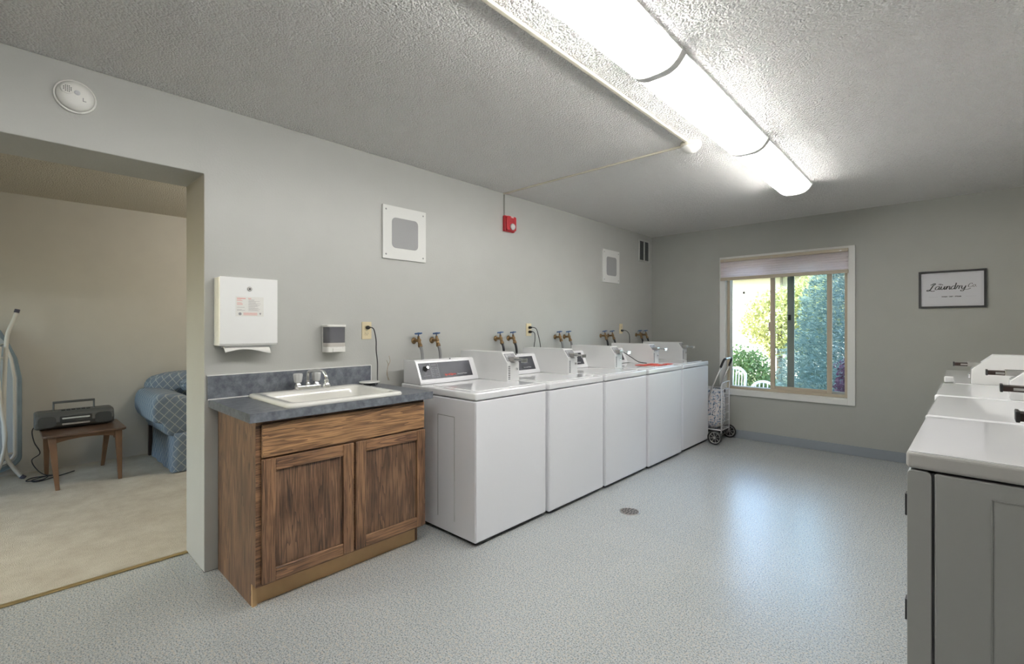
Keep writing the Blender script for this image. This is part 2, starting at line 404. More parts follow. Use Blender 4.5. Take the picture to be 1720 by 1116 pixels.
def thing(name, label, cat, loc=(0,0,0), group=None):
    o = bpy.data.objects.new(name, None); COL.objects.link(o); o.location = loc; o.empty_display_size = .1
    BASE[o.name] = tuple(loc); o['label'] = label; o['category'] = cat
    if group: o['group'] = group
    return o
def tag(o, label, cat, group=None, kind=None):
    o['label'] = label; o['category'] = cat
    if group: o['group'] = group
    if kind: o['kind'] = kind
    return o
def struct(o, label=None):
    o['kind'] = 'structure'
    if label: o['label'] = label
    return o
def smooth_path(pts, k=6, closed=False):
    P = [Vector(p) for p in pts]; out = []; n = len(P)
    rng = range(n) if closed else range(n-1)
    for i in rng:
        p0 = P[(i-1) % n] if (closed or i > 0) else P[i]; p1 = P[i]; p2 = P[(i+1) % n]
        p3 = P[(i+2) % n] if (closed or i+2 < n) else P[(i+1) % n]
        for j in range(k):
            t = j/k; out.append(.5*((2*p1) + (-p0+p2)*t + (2*p0-5*p1+4*p2-p3)*t*t + (-p0+3*p1-3*p2+p3)*t**3))
    if not closed: out.append(P[-1])
    return out
def text_mesh(name, body, height, m, parent, M, extrude=.0004, shear=0, width=None, bold=0):
    """lettering; M maps text plane (x right, y up) to world; height = cap size"""
    cu = bpy.data.curves.new(name, 'FONT'); cu.body = body; cu.size = height*1.45; cu.extrude = extrude; cu.shear = shear; cu.offset = bold
    cu.align_x = 'CENTER'; cu.align_y = 'CENTER'
    to = bpy.data.objects.new(name, cu); COL.objects.link(to)
    bpy.context.view_layer.update()
    me = bpy.data.meshes.new_from_object(to.evaluated_get(bpy.context.evaluated_depsgraph_get()))
    bpy.data.objects.remove(to); bpy.data.curves.remove(cu)
    if width:
        xs = [v.co.x for v in me.vertices]; s = width/(max(xs)-min(xs))
        for v in me.vertices: v.co.x *= s
    off = Vector(BASE.get(parent.name, (0,0,0)))
    for v in me.vertices: v.co = (M @ v.co) - off
    me.name = name; me.materials.clear(); me.materials.append(m)
    o = bpy.data.objects.new(name, me); COL.objects.link(o); o.parent = parent; BASE[o.name] = tuple(off)
    return o
def frame(origin, right, up):
    r = Vector(right).normalized(); u = Vector(up).normalized(); n = r.cross(u)
    return Matrix(((r.x,u.x,n.x,origin[0]),(r.y,u.y,n.y,origin[1]),(r.z,u.z,n.z,origin[2]),(0,0,0,1)))
def ribbon(mb, pts, w, M, th=.0006):
    """a flat stroke of width w (or list) along 2-D points, in the plane of M"""
    P = [Vector((p[0], p[1])) for p in pts]; n = len(P); k = len(mb.v)
    for i, p in enumerate(P):
        d = (P[min(i+1, n-1)] - P[max(i-1, 0)]); d = d.normalized() if d.length else Vector((1,0)); q = Vector((-d.y, d.x))
        ww = w[i] if isinstance(w, list) else w
        for sgn in (1, -1):
            for z in (0, th): mb.v.append(tuple(M @ Vector((p.x+q.x*sgn*ww/2, p.y+q.y*sgn*ww/2, z))))
    for i in range(n-1):
        a = k+i*4; b = a+4
        mb.f += [(a+1,b+1,b+3,a+3),(a,a+2,b+2,b),(a,b,b+1,a+1),(a+2,a+3,b+3,b+2)]; mb.sm += [False]*4
    mb.f += [(k,k+1,k+3,k+2),(k+4*(n-1),k+4*(n-1)+2,k+4*(n-1)+3,k+4*(n-1)+1)]; mb.sm += [False]*2

# ================================================================ THE ROOM SHELL
RX, BY, NY, CH = 3.75, 5.79, -2.7, 2.46          # right wall, back wall, near wall, ceiling
LX = -3.10                                        # far wall of the lounge
OPY0, OPY1, OPZ = -1.25, .715, 2.092              # opening in the left wall
JX = -.353                                        # its thickness
struct(box(0, RX, NY, BY, -.12, 0).build('floor', FLOOR))
b = box(0, -.325, OPY0, OPY1, -.12, 0); struct(b.build('floor', FLOOR))
struct(box(-.325, LX, NY, 3.2, -.12, .004).build('floor', CARPET))
struct(box(JX, RX+.15, NY-.15, BY+.45, CH, CH+.25).build('ceiling', POPCORN))
struct(box(LX-.15, JX, NY-.15, 3.35, CH-.012, CH+.25).build('ceiling', POPCORN2))
w = MB(); w.prism([(NY,0),(OPY0,0),(OPY0,OPZ),(OPY1,OPZ),(OPY1,0),(BY,0),(BY,CH),(NY,CH)], 0, JX, 0)
struct(w.build('wall_left', PAINT, bevel=.004))
# back wall with the window opening
WX0, WX1, WZ0, WZ1 = .925, 2.118, .555, 2.052
w = MB(); w.box(JX, WX0, BY, BY+.16, -.12, CH).box(WX1, RX+.15, BY, BY+.16, -.12, CH).box(WX0, WX1, BY, BY+.16, -.12, WZ0).box(WX0, WX1, BY, BY+.16, WZ1, CH)
struct(w.build('wall_back', PAINT_SHADED))
struct(box(RX, RX+.15, NY, BY, -.12, CH).build('wall_right', PAINT))
struct(box(JX, RX+.15, NY-.15, NY, -.12, CH).build('wall_front', PAINT))
# lounge walls
struct(box(LX-.15, LX, NY, 3.2, -.12, CH).build('wall_lounge_far', TAUPE))
struct(box(LX-.15, JX, 3.2, 3.35, -.12, CH).build('wall_lounge_right', TAUPE))
w = MB(); w.box(LX-.15, -2.70, NY-.15, NY, -.12, CH).box(-1.0, JX, NY-.15, NY, -.12, CH).box(-2.70, -1.0, NY-.15, NY, -.12, .75).box(-2.70, -1.0, NY-.15, NY, 2.10, CH)
struct(w.build('wall_lounge_left', TAUPE))
wl_ = struct(MB().box(-2.70, -2.66, NY-.10, NY-.04, .75, 2.10).box(-1.04, -1.0, NY-.10, NY-.04, .75, 2.10).box(-2.66, -1.04, NY-.10, NY-.04, .75, .79).box(-2.66, -1.04, NY-.10, NY-.04, 2.06, 2.10).build('added_window', ALMOND, base=(-1.8, NY, .85)))
wl_['label'] = 'added lounge window out of view, sized to light the lounge'  # unseen window, added and sized for the daylight it gives the lounge
box(-2.66, -1.04, NY-.074, NY-.07, .79, 2.06).build('pane', GLASS, wl_)
struct(box(-.345, -.318, OPY0, OPY1, 0, .009).build('trim_1', GOLD, bevel=.003))
# cove baseboards
struct(box(.9, RX, BY-.012, BY, 0, .096).build('baseboard_back', RUBBER, bevel=.003))
struct(box(RX-.012, RX, NY, BY-.012, 0, .096).build('baseboard_right', RUBBER, bevel=.003))

struct(box(JX-3, RX+.15, NY-.15, BY+.16, CH+.25, 5.6).build('garden_shade_block', SIDING))  # unseen block added to throw shade over the garden trees
# ---------------------------------------------------------------- window
def window():
    root = struct(bpy.data.objects.new('window_1', None)); COL.objects.link(root); root.location = (1.52, BY, WZ0); BASE[root.name] = (1.52, BY, WZ0)
    root['label'] = 'sliding vinyl window with white casing in the back wall'
    # casing, proud of the wall
    for n_, a in (('casing', (.866, .93, 5.768, 5.79, .496, 2.106)), ('casing', (2.112, 2.175, 5.768, 5.79, .496, 2.106)),
              ('casing', (.93, 2.112, 5.768, 5.79, 2.05, 2.106)), ('casing', (.93, 2.112, 5.768, 5.79, .496, .556))):
        box(*a).build(n_, WHITE_TRIM, root, bevel=.003)
    # reveal liner
    l = MB(); l.box(.925, .932, 5.79, 5.86, .555, 2.05).box(2.108, 2.118, 5.79, 5.86, .555, 2.05).box(.93, 2.11, 5.79, 5.86, .555, .562)
    l.build('window_reveal', WHITE_TRIM, root)
    f = MB(); f.box(.932, .962, 5.84, 5.94, .562, 2.05).box(2.078, 2.108, 5.84, 5.94, .562, 2.05).box(.962, 2.078, 5.84, 5.94, .562, .592).box(.962, 2.078, 5.84, 5.94, 2.02, 2.05)
    f.build('window_frame', ALMOND, root, bevel=.003)
    # inner sliding sash
    s = MB(); s.box(1.39, 1.437, 5.845, 5.872, .592, 2.02).box(1.924, 1.970, 5.845, 5.872, .592, 2.02).box(1.437, 1.924, 5.845, 5.872, .592, .628).box(1.437, 1.924, 5.845, 5.872, 1.985, 2.02)
    so = s.build('sliding_sash', ALMOND, root, bevel=.004)
    box(1.437, 1.924, 5.857, 5.860, .628, 1.985).build('pane', GLASS, so)
    box(1.372, 1.39, 5.846, 5.868, 1.24, 1.34).build('sash_pull', ALMOND, so, bevel=.003)
    # outer sash behind it
    s = MB(); s.box(1.545, 1.612, 5.905, 5.93, .592, 2.02).box(1.612, 2.078, 5.905, 5.93, .592, .612).box(1.612, 2.078, 5.905, 5.93, 1.995, 2.02)
    grey = mat('shaded_sash_vinyl', (.42, .44, .42), .5)  # outer sash coloured grey-green for the shade it sits in
    s2 = s.build('fixed_sash', grey, root, bevel=.003); box(1.612, 2.078, 5.915, 5.918, .612, 1.995).build('pane', GLASS, s2)
    s = MB(); s.box(1.556, 1.583, 5.885, 5.905, 1.36, 1.42); s.tube([(1.563,5.885,1.375),(1.563,5.874,1.38),(1.563,5.874,1.40),(1.563,5.885,1.405)], .004)
    s.build('sash_latch', BLACK, s2, bevel=.002)
    # left light
    l2 = box(.962, 1.545, 5.922, 5.925, .592, 2.02).build('pane', GLASS, root)
window()
# shade
sh = thing('roman_shade', 'pale pleated fabric shade pulled up at the head of the window', 'window shade', (1.503, 5.75, 1.83))
box(.887, 2.12, 5.735, 5.768, 2.045, 2.078).build('headrail', ALMOND, sh, bevel=.003)
s = MB()
nple = 7; prof = []
for i in range(nple*2+1):
    z = 2.045 - i*(2.045-1.862)/(nple*2); prof.append((5.748 if i % 2 else 5.755, z))
prof2 = [(p[0]-.004, p[1]) for p in prof]
s.prism(prof + prof2[::-1], 0, .888, 2.119)
SHT, nt_, b_ = nodes_of('translucent_shade_fabric')
b_.inputs['Base Color'].default_value = (.86, .81, .82, 1); b_.inputs['Roughness'].default_value = .9
tr_ = nt_.nodes.new('ShaderNodeBsdfTranslucent'); tr_.inputs[0].default_value = (.95, .88, .90, 1)
ms_ = nt_.nodes.new('ShaderNodeMixShader'); ms_.inputs[0].default_value = .5
nt_.links.new(b_.outputs[0], ms_.inputs[1]); nt_.links.new(tr_.outputs[0], ms_.inputs[2]); nt_.links.new(ms_.outputs[0], nt_.nodes['Material Output'].inputs[0])
so = s.build('pleated_fabric', SHT, sh)
box(.885, 2.122, 5.736, 5.764, 1.829, 1.864).build('bottom_rail', ALMOND, sh, bevel=.004)
for xx in (.93, 1.42, 2.05): box(xx, xx+.016, 5.729, 5.736, 2.052, 2.062).build('bracket_clip', STEEL, sh)

# ================================================================ CEILING: lights, detectors, conduit
def light_fixture(y0, label):
    y1 = y0 + 1.262; t = thing('ceiling_light', label, 'ceiling light', (1.925, (y0+y1)/2, CH-.09), 'row of wraparound ceiling lights')
    m = MB(); m.box(1.828, 2.022, y0+.01, y1-.01, CH-.024, CH-.001)
    m.build('housing', HOUSINGWHITE, t, bevel=.003)
    # wraparound lens: shallow trough with closed ends
    n = 22; prof = []
    for i in range(n+1):
        a = i/n; x = 1.80 + .25*a; u = abs(2*a-1); z = CH-.083 + .055*(u**4) + .012*u*u; prof.append((x, z))
    prof = [(1.815, CH-.012)] + [(1.801, CH-.020)] + prof + [(2.049, CH-.020)] + [(2.035, CH-.012)]
    m = MB(); k = len(prof); ys = [y0+.022, y1-.022]
    for y in ys:
        for p in prof: m.v.append((p[0], y, p[1]))
    for i in range(k-1): m.f.append((i, i+1, k+i+1, k+i)); m.sm.append(True)
    m.build('diffuser_lens', LENS, t)
    for ya_, yb_ in ((y0+.001, y0+.022), (y1-.022, y1-.001)):
        q = [(1.925+(p[0]-1.925)*1.012, p[1]-.0015) for p in prof[2:-2]]; q = [(1.799, CH-.010)] + q + [(2.051, CH-.010)]
        MB().prism(q, 1, ya_, yb_).build('end_cap', HOUSINGWHITE, t)
    for x in (1.875, 1.975):
        MB().cyl((x, y0+.045, CH-.0445), (x, y1-.045, CH-.0445), .013, n=14).build('fluorescent_tube', TUBELIGHT, t)
        box(x-.012, x+.012, y0+.028, y0+.045, CH-.062, CH-.022).build('lamp_holder', PLASTIC, t)
        box(x-.012, x+.012, y1-.045, y1-.028, CH-.062, CH-.022).build('lamp_holder', PLASTIC, t)
light_fixture(3.190, 'farthest wraparound fluorescent ceiling light, its end toward the window wall')
light_fixture(1.930, 'middle of the three wraparound ceiling lights, level with the round ceiling detector')
light_fixture(.670, 'nearest of the three wraparound ceiling lights in view, cut by the frame top')
light_fixture(-.590, 'ceiling light directly above the camera, continuing the row')

# ceiling heat detector on its box
t = thing('heat_detector', 'round cream detector mounted on the popcorn ceiling where two conduits meet', 'detector', (1.655, 2.975, CH))
MB().lathe((1.655, 2.975, CH), (0,0,-1), [(0,.064),(.022,.064),(.026,.060)]).build('mounting_box', CONDUIT, t)
MB().lathe((1.655, 2.975, CH-.026), (0,0,-1), [(0,.060),(.010,.058),(.012,.050),(.022,.047),(.024,.036),(.033,.032),(.035,.014),(.040,.010)]).build('sensor_head', PLASTIC, t)
o = MB().box(1.642, 1.662, -1.5, 2.92, CH-.014, CH).build('surface_conduit', CONDUIT, bevel=.003, base=(1.652, .7, CH))
tag(o, 'cream surface conduit running along the ceiling beside the lights to the detector', 'conduit')
o = MB().box(.0, 1.60, 2.972, 2.988, CH-.012, CH).build('surface_conduit', CONDUIT, bevel=.003, base=(.8, 2.98, CH))
tag(o, 'cream surface conduit crossing the ceiling from the left wall to the detector', 'conduit')
o = MB().box(.0, .010, 2.976, 2.987, 2.258, CH-.012).build('surface_conduit', mat('painted_over_conduit', (.27,.27,.24), .5), bevel=.002, base=(.006, 2.98, 2.36))
tag(o, 'short vertical conduit running down the left wall to the red alarm', 'conduit')

# red strobe alarm
t = thing('fire_alarm_strobe', 'red fire alarm with clear strobe mounted high on the left wall', 'fire alarm', (0, 3.03, 2.19))
box(0, .028, 2.965, 3.095, 2.125, 2.262).build('back_box', RED, t, bevel=.006)
MB().rrect(0, .028, .052, 2.972, 3.088, 2.132, 2.256, .012).build('face', RED, t, bevel=.003)
MB().lathe((.052, 3.035, 2.165), (1,0,0), [(0,.030),(.010,.028),(.020,.019),(.025,.006)]).build('strobe_lens', ACRYLIC, t)
g = MB()
for i in range(5): g.box(.0522, .053, 3.0, 3.06, 2.205+i*.008, 2.208+i*.008)
g.build('horn_slots', mat('alarm_slot_dark_red', (.22,.01,.015), .5), t)
text_mesh('lettering', 'FIRE', .014, PLASTIC, t, frame((.0522, 3.035, 2.248), (0,1,0), (0,0,1)))

# smoke alarm above the opening
t = thing('smoke_alarm', 'round cream smoke alarm mounted on the wall above the opening', 'smoke alarm', (0, .218, 2.313))
MB().lathe((0, .218, 2.313), (1,0,0), [(0,.072),(.008,.073),(.012,.070)]).build('mounting_plate', PLASTIC, t)
MB().lathe((.012, .218, 2.313), (1,0,0), [(0,.066),(.010,.060),(.020,.052),(.026,.040),(.028,.0)]).build('cover', PLASTIC, t)
MB().lathe((.034, .190, 2.330), (1,0,0), [(0,.024),(.006,.022),(.008,.017)]).build('sounder_dome', PLASTIC, t)
g = MB()
for i in range(-2, 3):
    for j in range(-2, 3):
        if abs(i)+abs(j) < 4: g.box(.0418, .0428, .190+i*.006-.0018, .190+i*.006+.0018, 2.330+j*.006-.0018, 2.330+j*.006+.0018)
g.build('sounder_grille', BOOMGREY, t)
MB().lathe((.036, .222, 2.322), (1,0,0), [(0,.011),(.006,.010),(.008,.005)]).build('test_button', GREYPLASTIC, t)
g = MB(); g.box(.0385,.0395,.240,.243,2.290,2.306).box(.0385,.0395,.243,.252,2.290,2.293); g.build('moulded_mark', GREYINK, t)

# speaker panels and return-air grille
def speaker_panel(y0, y1, z0, z1, label):
    t = thing('wall_speaker_panel', label, 'wall panel', (0, (y0+y1)/2, z0), 'square white speaker panels')
    box(0, .016, y0, y1, z0, z1).build('cover_plate', mat('plate_white', (.72,.72,.69), .5), t, bevel=.002)
    cy = (y0+y1)/2; cz = (z0+z1)/2; h = (z1-z0)*.285; wv = (y1-y0)*.30
    MB().rrect(0, .016, .019, cy-wv, cy+wv, cz-h, cz+h, .03).build('perforated_grille', mat('grille_grey', (.34,.34,.34), .6, bump=(500,.6,.002)), t)
    for yy in (y0+.025, y1-.025):
        for zz in (z0+.03, z1-.03): MB().lathe((.016, yy, zz), (1,0,0), [(0,.006),(.003,.004)], 10).build('screw', GREYINK, t)
speaker_panel(1.768, 2.130, 1.763, 2.134, 'large square white speaker panel on the left wall, nearer than the red alarm')
speaker_panel(4.572, 4.930, 1.795, 2.167, 'smaller-looking white speaker panel on the left wall beside the far corner')
t = thing('air_grille', 'white louvred air grille high in the far corner of the left wall', 'vent', (0, 5.56, 2.12))
g = MB(); y0,y1,z0,z1 = 5.42,5.70,2.115,2.395
g.box(0,.012,y0,y0+.02,z0,z1).box(0,.012,y1-.02,y1,z0,z1).box(0,.012,y0,y1,z0,z0+.02).box(0,.012,y0,y1,z1-.02,z1).box(0,.012,5.550,5.572,z0,z1)
g.build('grille_frame', mat('grille_paint', (.56,.57,.54), .5), t, bevel=.002)
box(0, .002, y0+.02, y1-.02, z0+.02, z1-.02).build('grille_back', VENTDARK, t)
lv = MB()
for i in range(17):
    z = z0+.026+i*.0138
    lv.add([(.002,y0+.02,z+.006),(.011,y0+.02,z),(.011,y1-.02,z),(.002,y1-.02,z+.006),(.002,y0+.02,z+.0075),(.011,y0+.02,z+.0015),(.011,y1-.02,z+.0015),(.002,y1-.02,z+.0075)],
           [(0,3,2,1),(4,5,6,7),(0,1,5,4),(1,2,6,5),(2,3,7,6),(3,0,4,7)])
lv.build('louvres', mat('louvre_paint', (.22,.23,.225), .5), t)

# ================================================================ SINK CABINET
t = thing('sink_base_cabinet', 'worn oak sink base cabinet with two doors and a false drawer', 'cabinet', (.28, 1.24, 0))
cb = MB()
# side panels (with toe notch), bottom, back, face frame
side = [(.012, 0), (.50, 0), (.50, .105), (.56, .105), (.56, .862), (.012, .862)]
cb2 = MB(); cb2.prism(side, 1, .775, .793); cb2.build('side_panel', OAK_Z, t, bevel=.002)
cb2 = MB(); cb2.prism(side, 1, 1.685, 1.703); cb2.build('side_panel', OAK_Z, t, bevel=.002)
box(.012, .54, .793, 1.685, .105, .123).build('bottom_shelf', CARDBOARD, t)
ff = MB(); ff.box(.541, .562, .7755, .815, .105, .862).box(.541,.562, 1.665, 1.703, .105, .862).box(.541,.562,.815,1.665,.825,.862).box(.541,.562,.815,1.665,.66,.71).box(.541,.562,.815,1.665,.105,.15).box(.541,.562,1.235,1.27,.15,.66)
ff.build('face_frame', OAK_YR, t)
MB().box(.488, .4995, .793, 1.685, 0, .105).build('toe_kick', CARDBOARD, t)
box(.488, .515, .777, .797, 0, .105).build('toe_return', CARDBOARD, t)
dr = MB(); dr.box(.563, .582, .797, 1.697, .692, .846)
dr.build('false_drawer_front', OAK_Y, t, bevel=.006, seg=3)
def door(y0, y1):
    z0, z1, fw = .118, .684, .058
    d = MB(); d.box(.563, .570, y0+fw-.008, y1-fw+.008, z0+fw-.008, z1-fw+.008)
    root = d.build('door', OAK_ZD, t)
    for a_, c_ in ((y0, y0+fw), (y1-fw, y1)): box(.563, .583, a_, c_, z0, z1).build('stile', OAK_Z, root, bevel=.004, seg=3)
    for a_, c_ in ((z0, z0+fw), (z1-fw, z1)): box(.563, .582, y0+fw, y1-fw, a_, c_).build('rail', OAK_YR, root, bevel=.004, seg=3)
door(.797, 1.245); door(1.257, 1.702)

# countertop
CTZ = .905
t = thing('laminate_countertop', 'slate grey laminate countertop with backsplash on the oak cabinet', 'countertop', (.3, 1.235, .865))
c = MB()
hx0, hx1, hy0, hy1 = .075, .575, .945, 1.515
c.box(.0, hx0, .735, 1.735, .864, CTZ).box(hx1, .612, .735, 1.735, .864, CTZ).box(hx0, hx1, .735, hy0, .864, CTZ).box(hx0, hx1, hy1, 1.735, .864, CTZ)
c.build('worktop', SLATE, t)
bs = box(.0, .019, .727, 1.674, CTZ, 1.030).build('backsplash', SLATE, t)
g = MB(); g.box(.0, .0195, .725, 1.676, 1.030, 1.034).box(.0,.0195,1.6745,1.679,CTZ,1.034).box(.019,.023,.727,1.674,CTZ,CTZ+.005)
g.build('caulk_edge', WHITE_TRIM, t)

# sink
def rr2(x0, x1, y0, y1, r, n=6):
    pts = []
    for cu, cw, st in ((x1-r, y1-r, 0), (x0+r, y1-r, 1), (x0+r, y0+r, 2), (x1-r, y0+r, 3)):
        for i in range(n+1):
            a = (st + i/n)*PI/2; pts.append((cu+r*math.cos(a), cw+r*math.sin(a)))
    return pts
t = thing('drop_in_sink', 'white drop-in sink set in the grey countertop', 'sink', (.33, 1.235, CTZ))
loops = []
def ring(x0,x1,y0,y1,r,z): loops.append([(p[0],p[1],z) for p in rr2(x0,x1,y0,y1,r)])
ring(.050,.600,.905,1.540,.035,CTZ+.0005); ring(.047,.603,.902,1.543,.037,CTZ+.008); ring(.052,.598,.907,1.538,.036,CTZ+.018); ring(.062,.588,.918,1.527,.032,CTZ+.0215)
ring(.150,.560,.950,1.495,.045,CTZ+.020); ring(.157,.552,.958,1.487,.045,CTZ+.012); ring(.167,.545,.968,1.478,.05,CTZ-.03); ring(.185,.525,.99,1.455,.06,CTZ-.15); ring(.215,.495,1.02,1.425,.06,CTZ-.17); ring(.34,.37,1.20,1.24,.012,CTZ-.174)
m = MB(); nn = len(loops[0])
for l in loops: m.v += l
for a in range(len(loops)-1):
    for i in range(nn):
        j = (i+1) % nn; m.f.append((a*nn+i, a*nn+j, (a+1)*nn+j, (a+1)*nn+i)); m.sm.append(True)
m.f.append(tuple(range((len(loops)-1)*nn, len(loops)*nn))); m.sm.append(True)
m.build('basin', PORCELAIN, t)
MB().lathe((.355,1.22,CTZ-.1735),(0,0,1),[(0,.04),(.003,.038),(.004,.02)]).build('drain_strainer', STEEL, t)

# faucet
t = thing('sink_faucet', 'chrome centreset faucet with two clear acrylic knobs on the sink', 'faucet', (.105, 1.215, CTZ+.021))
fz = CTZ+.0205
MB().rrect(2, fz, fz+.024, .080, .135, 1.130, 1.290, .024).build('base_plate', CHROME, t, bevel=.004)
for yy in (1.155, 1.262):
    MB().lathe((.107, yy, fz+.024), (0,0,1), [(0,.021),(.006,.020),(.016,.013),(.018,.013)]).build('valve_stem', CHROME, t)
    k = MB(); pr = [(0,.017),(.004,.020),(.018,.023),(.044,.026),(.052,.024),(.054,.012)]
    # fluted acrylic knob
    c0 = Vector((.107, yy, fz+.042)); n = 32; kk = len(k.v)
    for h, r in pr:
        for i in range(n):
            a = 2*PI*i/n; q = r*(1+.07*math.cos(8*a)); k.v.append((c0.x+q*math.cos(a), c0.y+q*math.sin(a), c0.z+h))
    for mm in range(len(pr)-1):
        for i in range(n):
            j = (i+1) % n; k.f.append((kk+mm*n+i, kk+mm*n+j, kk+(mm+1)*n+j, kk+(mm+1)*n+i)); k.sm.append(True)
    k.f.append(tuple(range(n-1,-1,-1))); k.sm.append(False); e = (len(pr)-1)*n; k.f.append(tuple(range(e, e+n))); k.sm.append(False)
    k.build('acrylic_knob', ACRYLIC, t)
MB().lathe((.107, 1.212, fz+.024), (0,0,1), [(0,.016),(.01,.015),(.014,.011),(.03,.011)]).build('spout_base', CHROME, t)
sp = smooth_path([(.107,1.212,fz+.05),(.107,1.212,fz+.085),(.115,1.214,fz+.100),(.145,1.222,fz+.108),(.20,1.236,fz+.112),(.240,1.246,fz+.104),(.258,1.250,fz+.082),(.262,1.251,fz+.062)])
MB().tube(sp, .0088, 12).build('spout', CHROME, t)
MB().lathe((.262,1.251,fz+.066),(0,0,-1),[(0,.010),(.004,.013),(.014,.013),(.018,.010),(.024,.018),(.036,.021),(.048,.016),(.050,.009)]).build('spray_aerator', CHROME, t)

# soap dish / small appliance on the counter
t = thing('oval_countertop_dish', 'small white oval dish standing on the countertop behind the sink', 'dish', (.085, 1.625, CTZ))
MB().lathe((.085,1.625,CTZ),(0,0,1),[(0,.040),(.010,.036),(.012,.030)]).xf(Matrix.Identity(4)).build('foot', BLACK, t)
d = MB().lathe((0,0,0),(0,0,1),[(0,.040),(.004,.055),(.010,.060),(.014,.058),(.012,.050),(.010,0)], 32)
d.xf(Matrix.Translation((.085,1.625,CTZ+.014)) @ Matrix.Diagonal((.95,1.15,1,1)))
d.build('dish_top', PLASTIC, t)

# ---------------------------------------------------------------- towel dispenser
t = thing('paper_towel_dispenser', 'white metal paper towel dispenser with lock and notice on the wall', 'towel dispenser', (0, .9, 1.19))
box(0, .098, .757, 1.043, 1.190, 1.549).build('cabinet', mat('dispenser_white', (.88,.88,.86), .3), t, bevel=.004)
dd = box(.0985, .104, .758, 1.044, 1.197, 1.551).build('door', mat('dispenser_white2', (.90,.90,.885), .3), t, bevel=.003)
MB().lathe((.104, .9, 1.492), (1,0,0), [(0,.012),(.003,.012),(.004,.009)]).build('lock', STEEL, dd)
MB().lathe((.108, .9, 1.492), (1,0,0), [(0,.004),(.001,.0035)]).build('keyhole', INK, dd)
box(.104, .1045, .832, .970, 1.345, 1.450).build('notice_sticker', PAPER, dd)
F = frame((.1046, 0, 0), (0,1,0), (0,0,1))
rnd = random.Random(3)
mr = MB(); mr.box(.1046,.1049,.869,.938,1.352,1.354).box(.1046,.1049,.869,.938,1.357,1.359).box(.1046,.1049,.869,.938,1.362,1.364)
mr.build('red_notice_text', PALERED, dd)
mr = MB(); mr.box(.1046,.1049,.838,.880,1.438,1.442); mr.box(.1046,.1049,.892,.908,1.439,1.442)
for z in (1.432,1.427,1.416,1.411,1.406): mr.box(.1046,.1049,.838,.838+rnd.uniform(.018,.034),z,z+.0018)
mr.build('red_notice_text', PALERED, dd)
mg = MB()
z = 1.434
while z > 1.372:
    mg.box(.1046,.1049,.894,.894+rnd.uniform(.028,.062),z,z+.0014); z -= .0042
for z in (1.392,1.380,1.376): mg.box(.1046,.1049,.838,.838+rnd.uniform(.022,.045),z,z+.0014)
mg.build('grey_notice_text', mat('notice_grey_ink', (.45,.42,.41), .6), dd)
MB().lathe((.1046,.853,1.358),(1,0,0),[(0,.0075),(.0004,.0075)],20).build('notice_emblem', GREYINK, dd)
MB().prism([(.948,1.364),(.958,1.364),(.953,1.352)],0,.1046,.105).build('notice_emblem', GREYINK, dd)
box(.03, .09, .757-.0006, .757, 1.29, 1.31).build('sight_slot', GREYPLASTIC, t) if False else None
box(.01, .075, .79, 1.02, 1.178, 1.190).build('towel_slot', GREYPLASTIC, t)
tw = MB(); n = 14; pts = []
for i in range(n+1):
    a = i/n; y = .785+.225*a; sag = .010*math.sin(a*PI*1.3); pts.append((y, sag))
for j, (x, z) in enumerate(((.060,1.186),(.085,1.172),(.105,1.156))):
    for y, s_ in pts: tw.v.append((x, y, z + s_*(j-.5)))
for j, (x, z) in enumerate(((.058,1.184),(.083,1.170),(.103,1.154))):
    for y, s_ in pts: tw.v.append((x, y, z + s_*(j-.5)))
k = n+1
for lay in (0, 3):
    for j in range(2):
        for i in range(n):
            a = (lay+j)*k+i; tw.f.append((a, a+1, a+k+1, a+k)); tw.sm.append(True)
for i in range(n):
    a = 2*k+i; b_ = 5*k+i; tw.f.append((a, a+1, b_+1, b_)); tw.sm.append(False)
o = tw.build('paper_towel', PAPER, base=(.08,.9,1.155)); tag(o, 'folded white paper towel hanging out below the wall dispenser', 'paper towel')

# ---------------------------------------------------------------- soap dispenser
t = thing('soap_dispenser', 'smoky grey and white liquid soap dispenser on the wall above the sink', 'soap dispenser', (0, 1.405, 1.13))
MB().rrect(2, 1.130, 1.300, .0, .016, 1.345, 1.472, .007).build('back_plate', PLASTIC, t, bevel=.002)
MB().rrect(2, 1.165, 1.288, .010, .088, 1.342, 1.462, .022).build('reservoir', SMOKYDARK, t)
MB().rrect(2, 1.1655, 1.19, .012, .0885, 1.3415, 1.4625, .022).build('soap_level', SOAP, t)
MB().rrect(2, 1.288, 1.302, .0, .093, 1.338, 1.466, .020).build('lid', PLASTIC, t, bevel=.003)
MB().rrect(2, 1.132, 1.1655, .008, .090, 1.340, 1.464, .022).build('base', PLASTIC, t, bevel=.003)
box(.086, .096, 1.372, 1.432, 1.134, 1.157).build('push_bar', PLASTIC, t, bevel=.003)

# ---------------------------------------------------------------- outlets and cords
def outlet(yc, zc, plugs, label):
    t = thing('electrical_outlet', label, 'outlet', (0, yc, zc-.057), 'almond wall outlets')
    MB().rrect(0, 0, .006, yc-.035, yc+.035, zc-.058, zc+.058, .004).build('cover_plate', OUTLETALM, t, bevel=.0015)
    for dz in (.02, -.02):
        MB().rrect(0, .006, .008, yc-.015, yc+.015, zc+dz-.014, zc+dz+.014, .008).build('socket', OUTLETALM, t)
        s = MB(); s.box(.008,.0085,yc-.008,yc-.006,zc+dz-.004,zc+dz+.006).box(.008,.0085,yc+.006,yc+.008,zc+dz-.004,zc+dz+.006).cyl((.008,yc,zc+dz-.009),(.0085,yc,zc+dz-.009),.0025,n=8)
        s.build('socket_slots', INK, t)
    MB().cyl((.006,yc,zc),(.0075,yc,zc),.003,n=8).build('screw', STEEL, t)
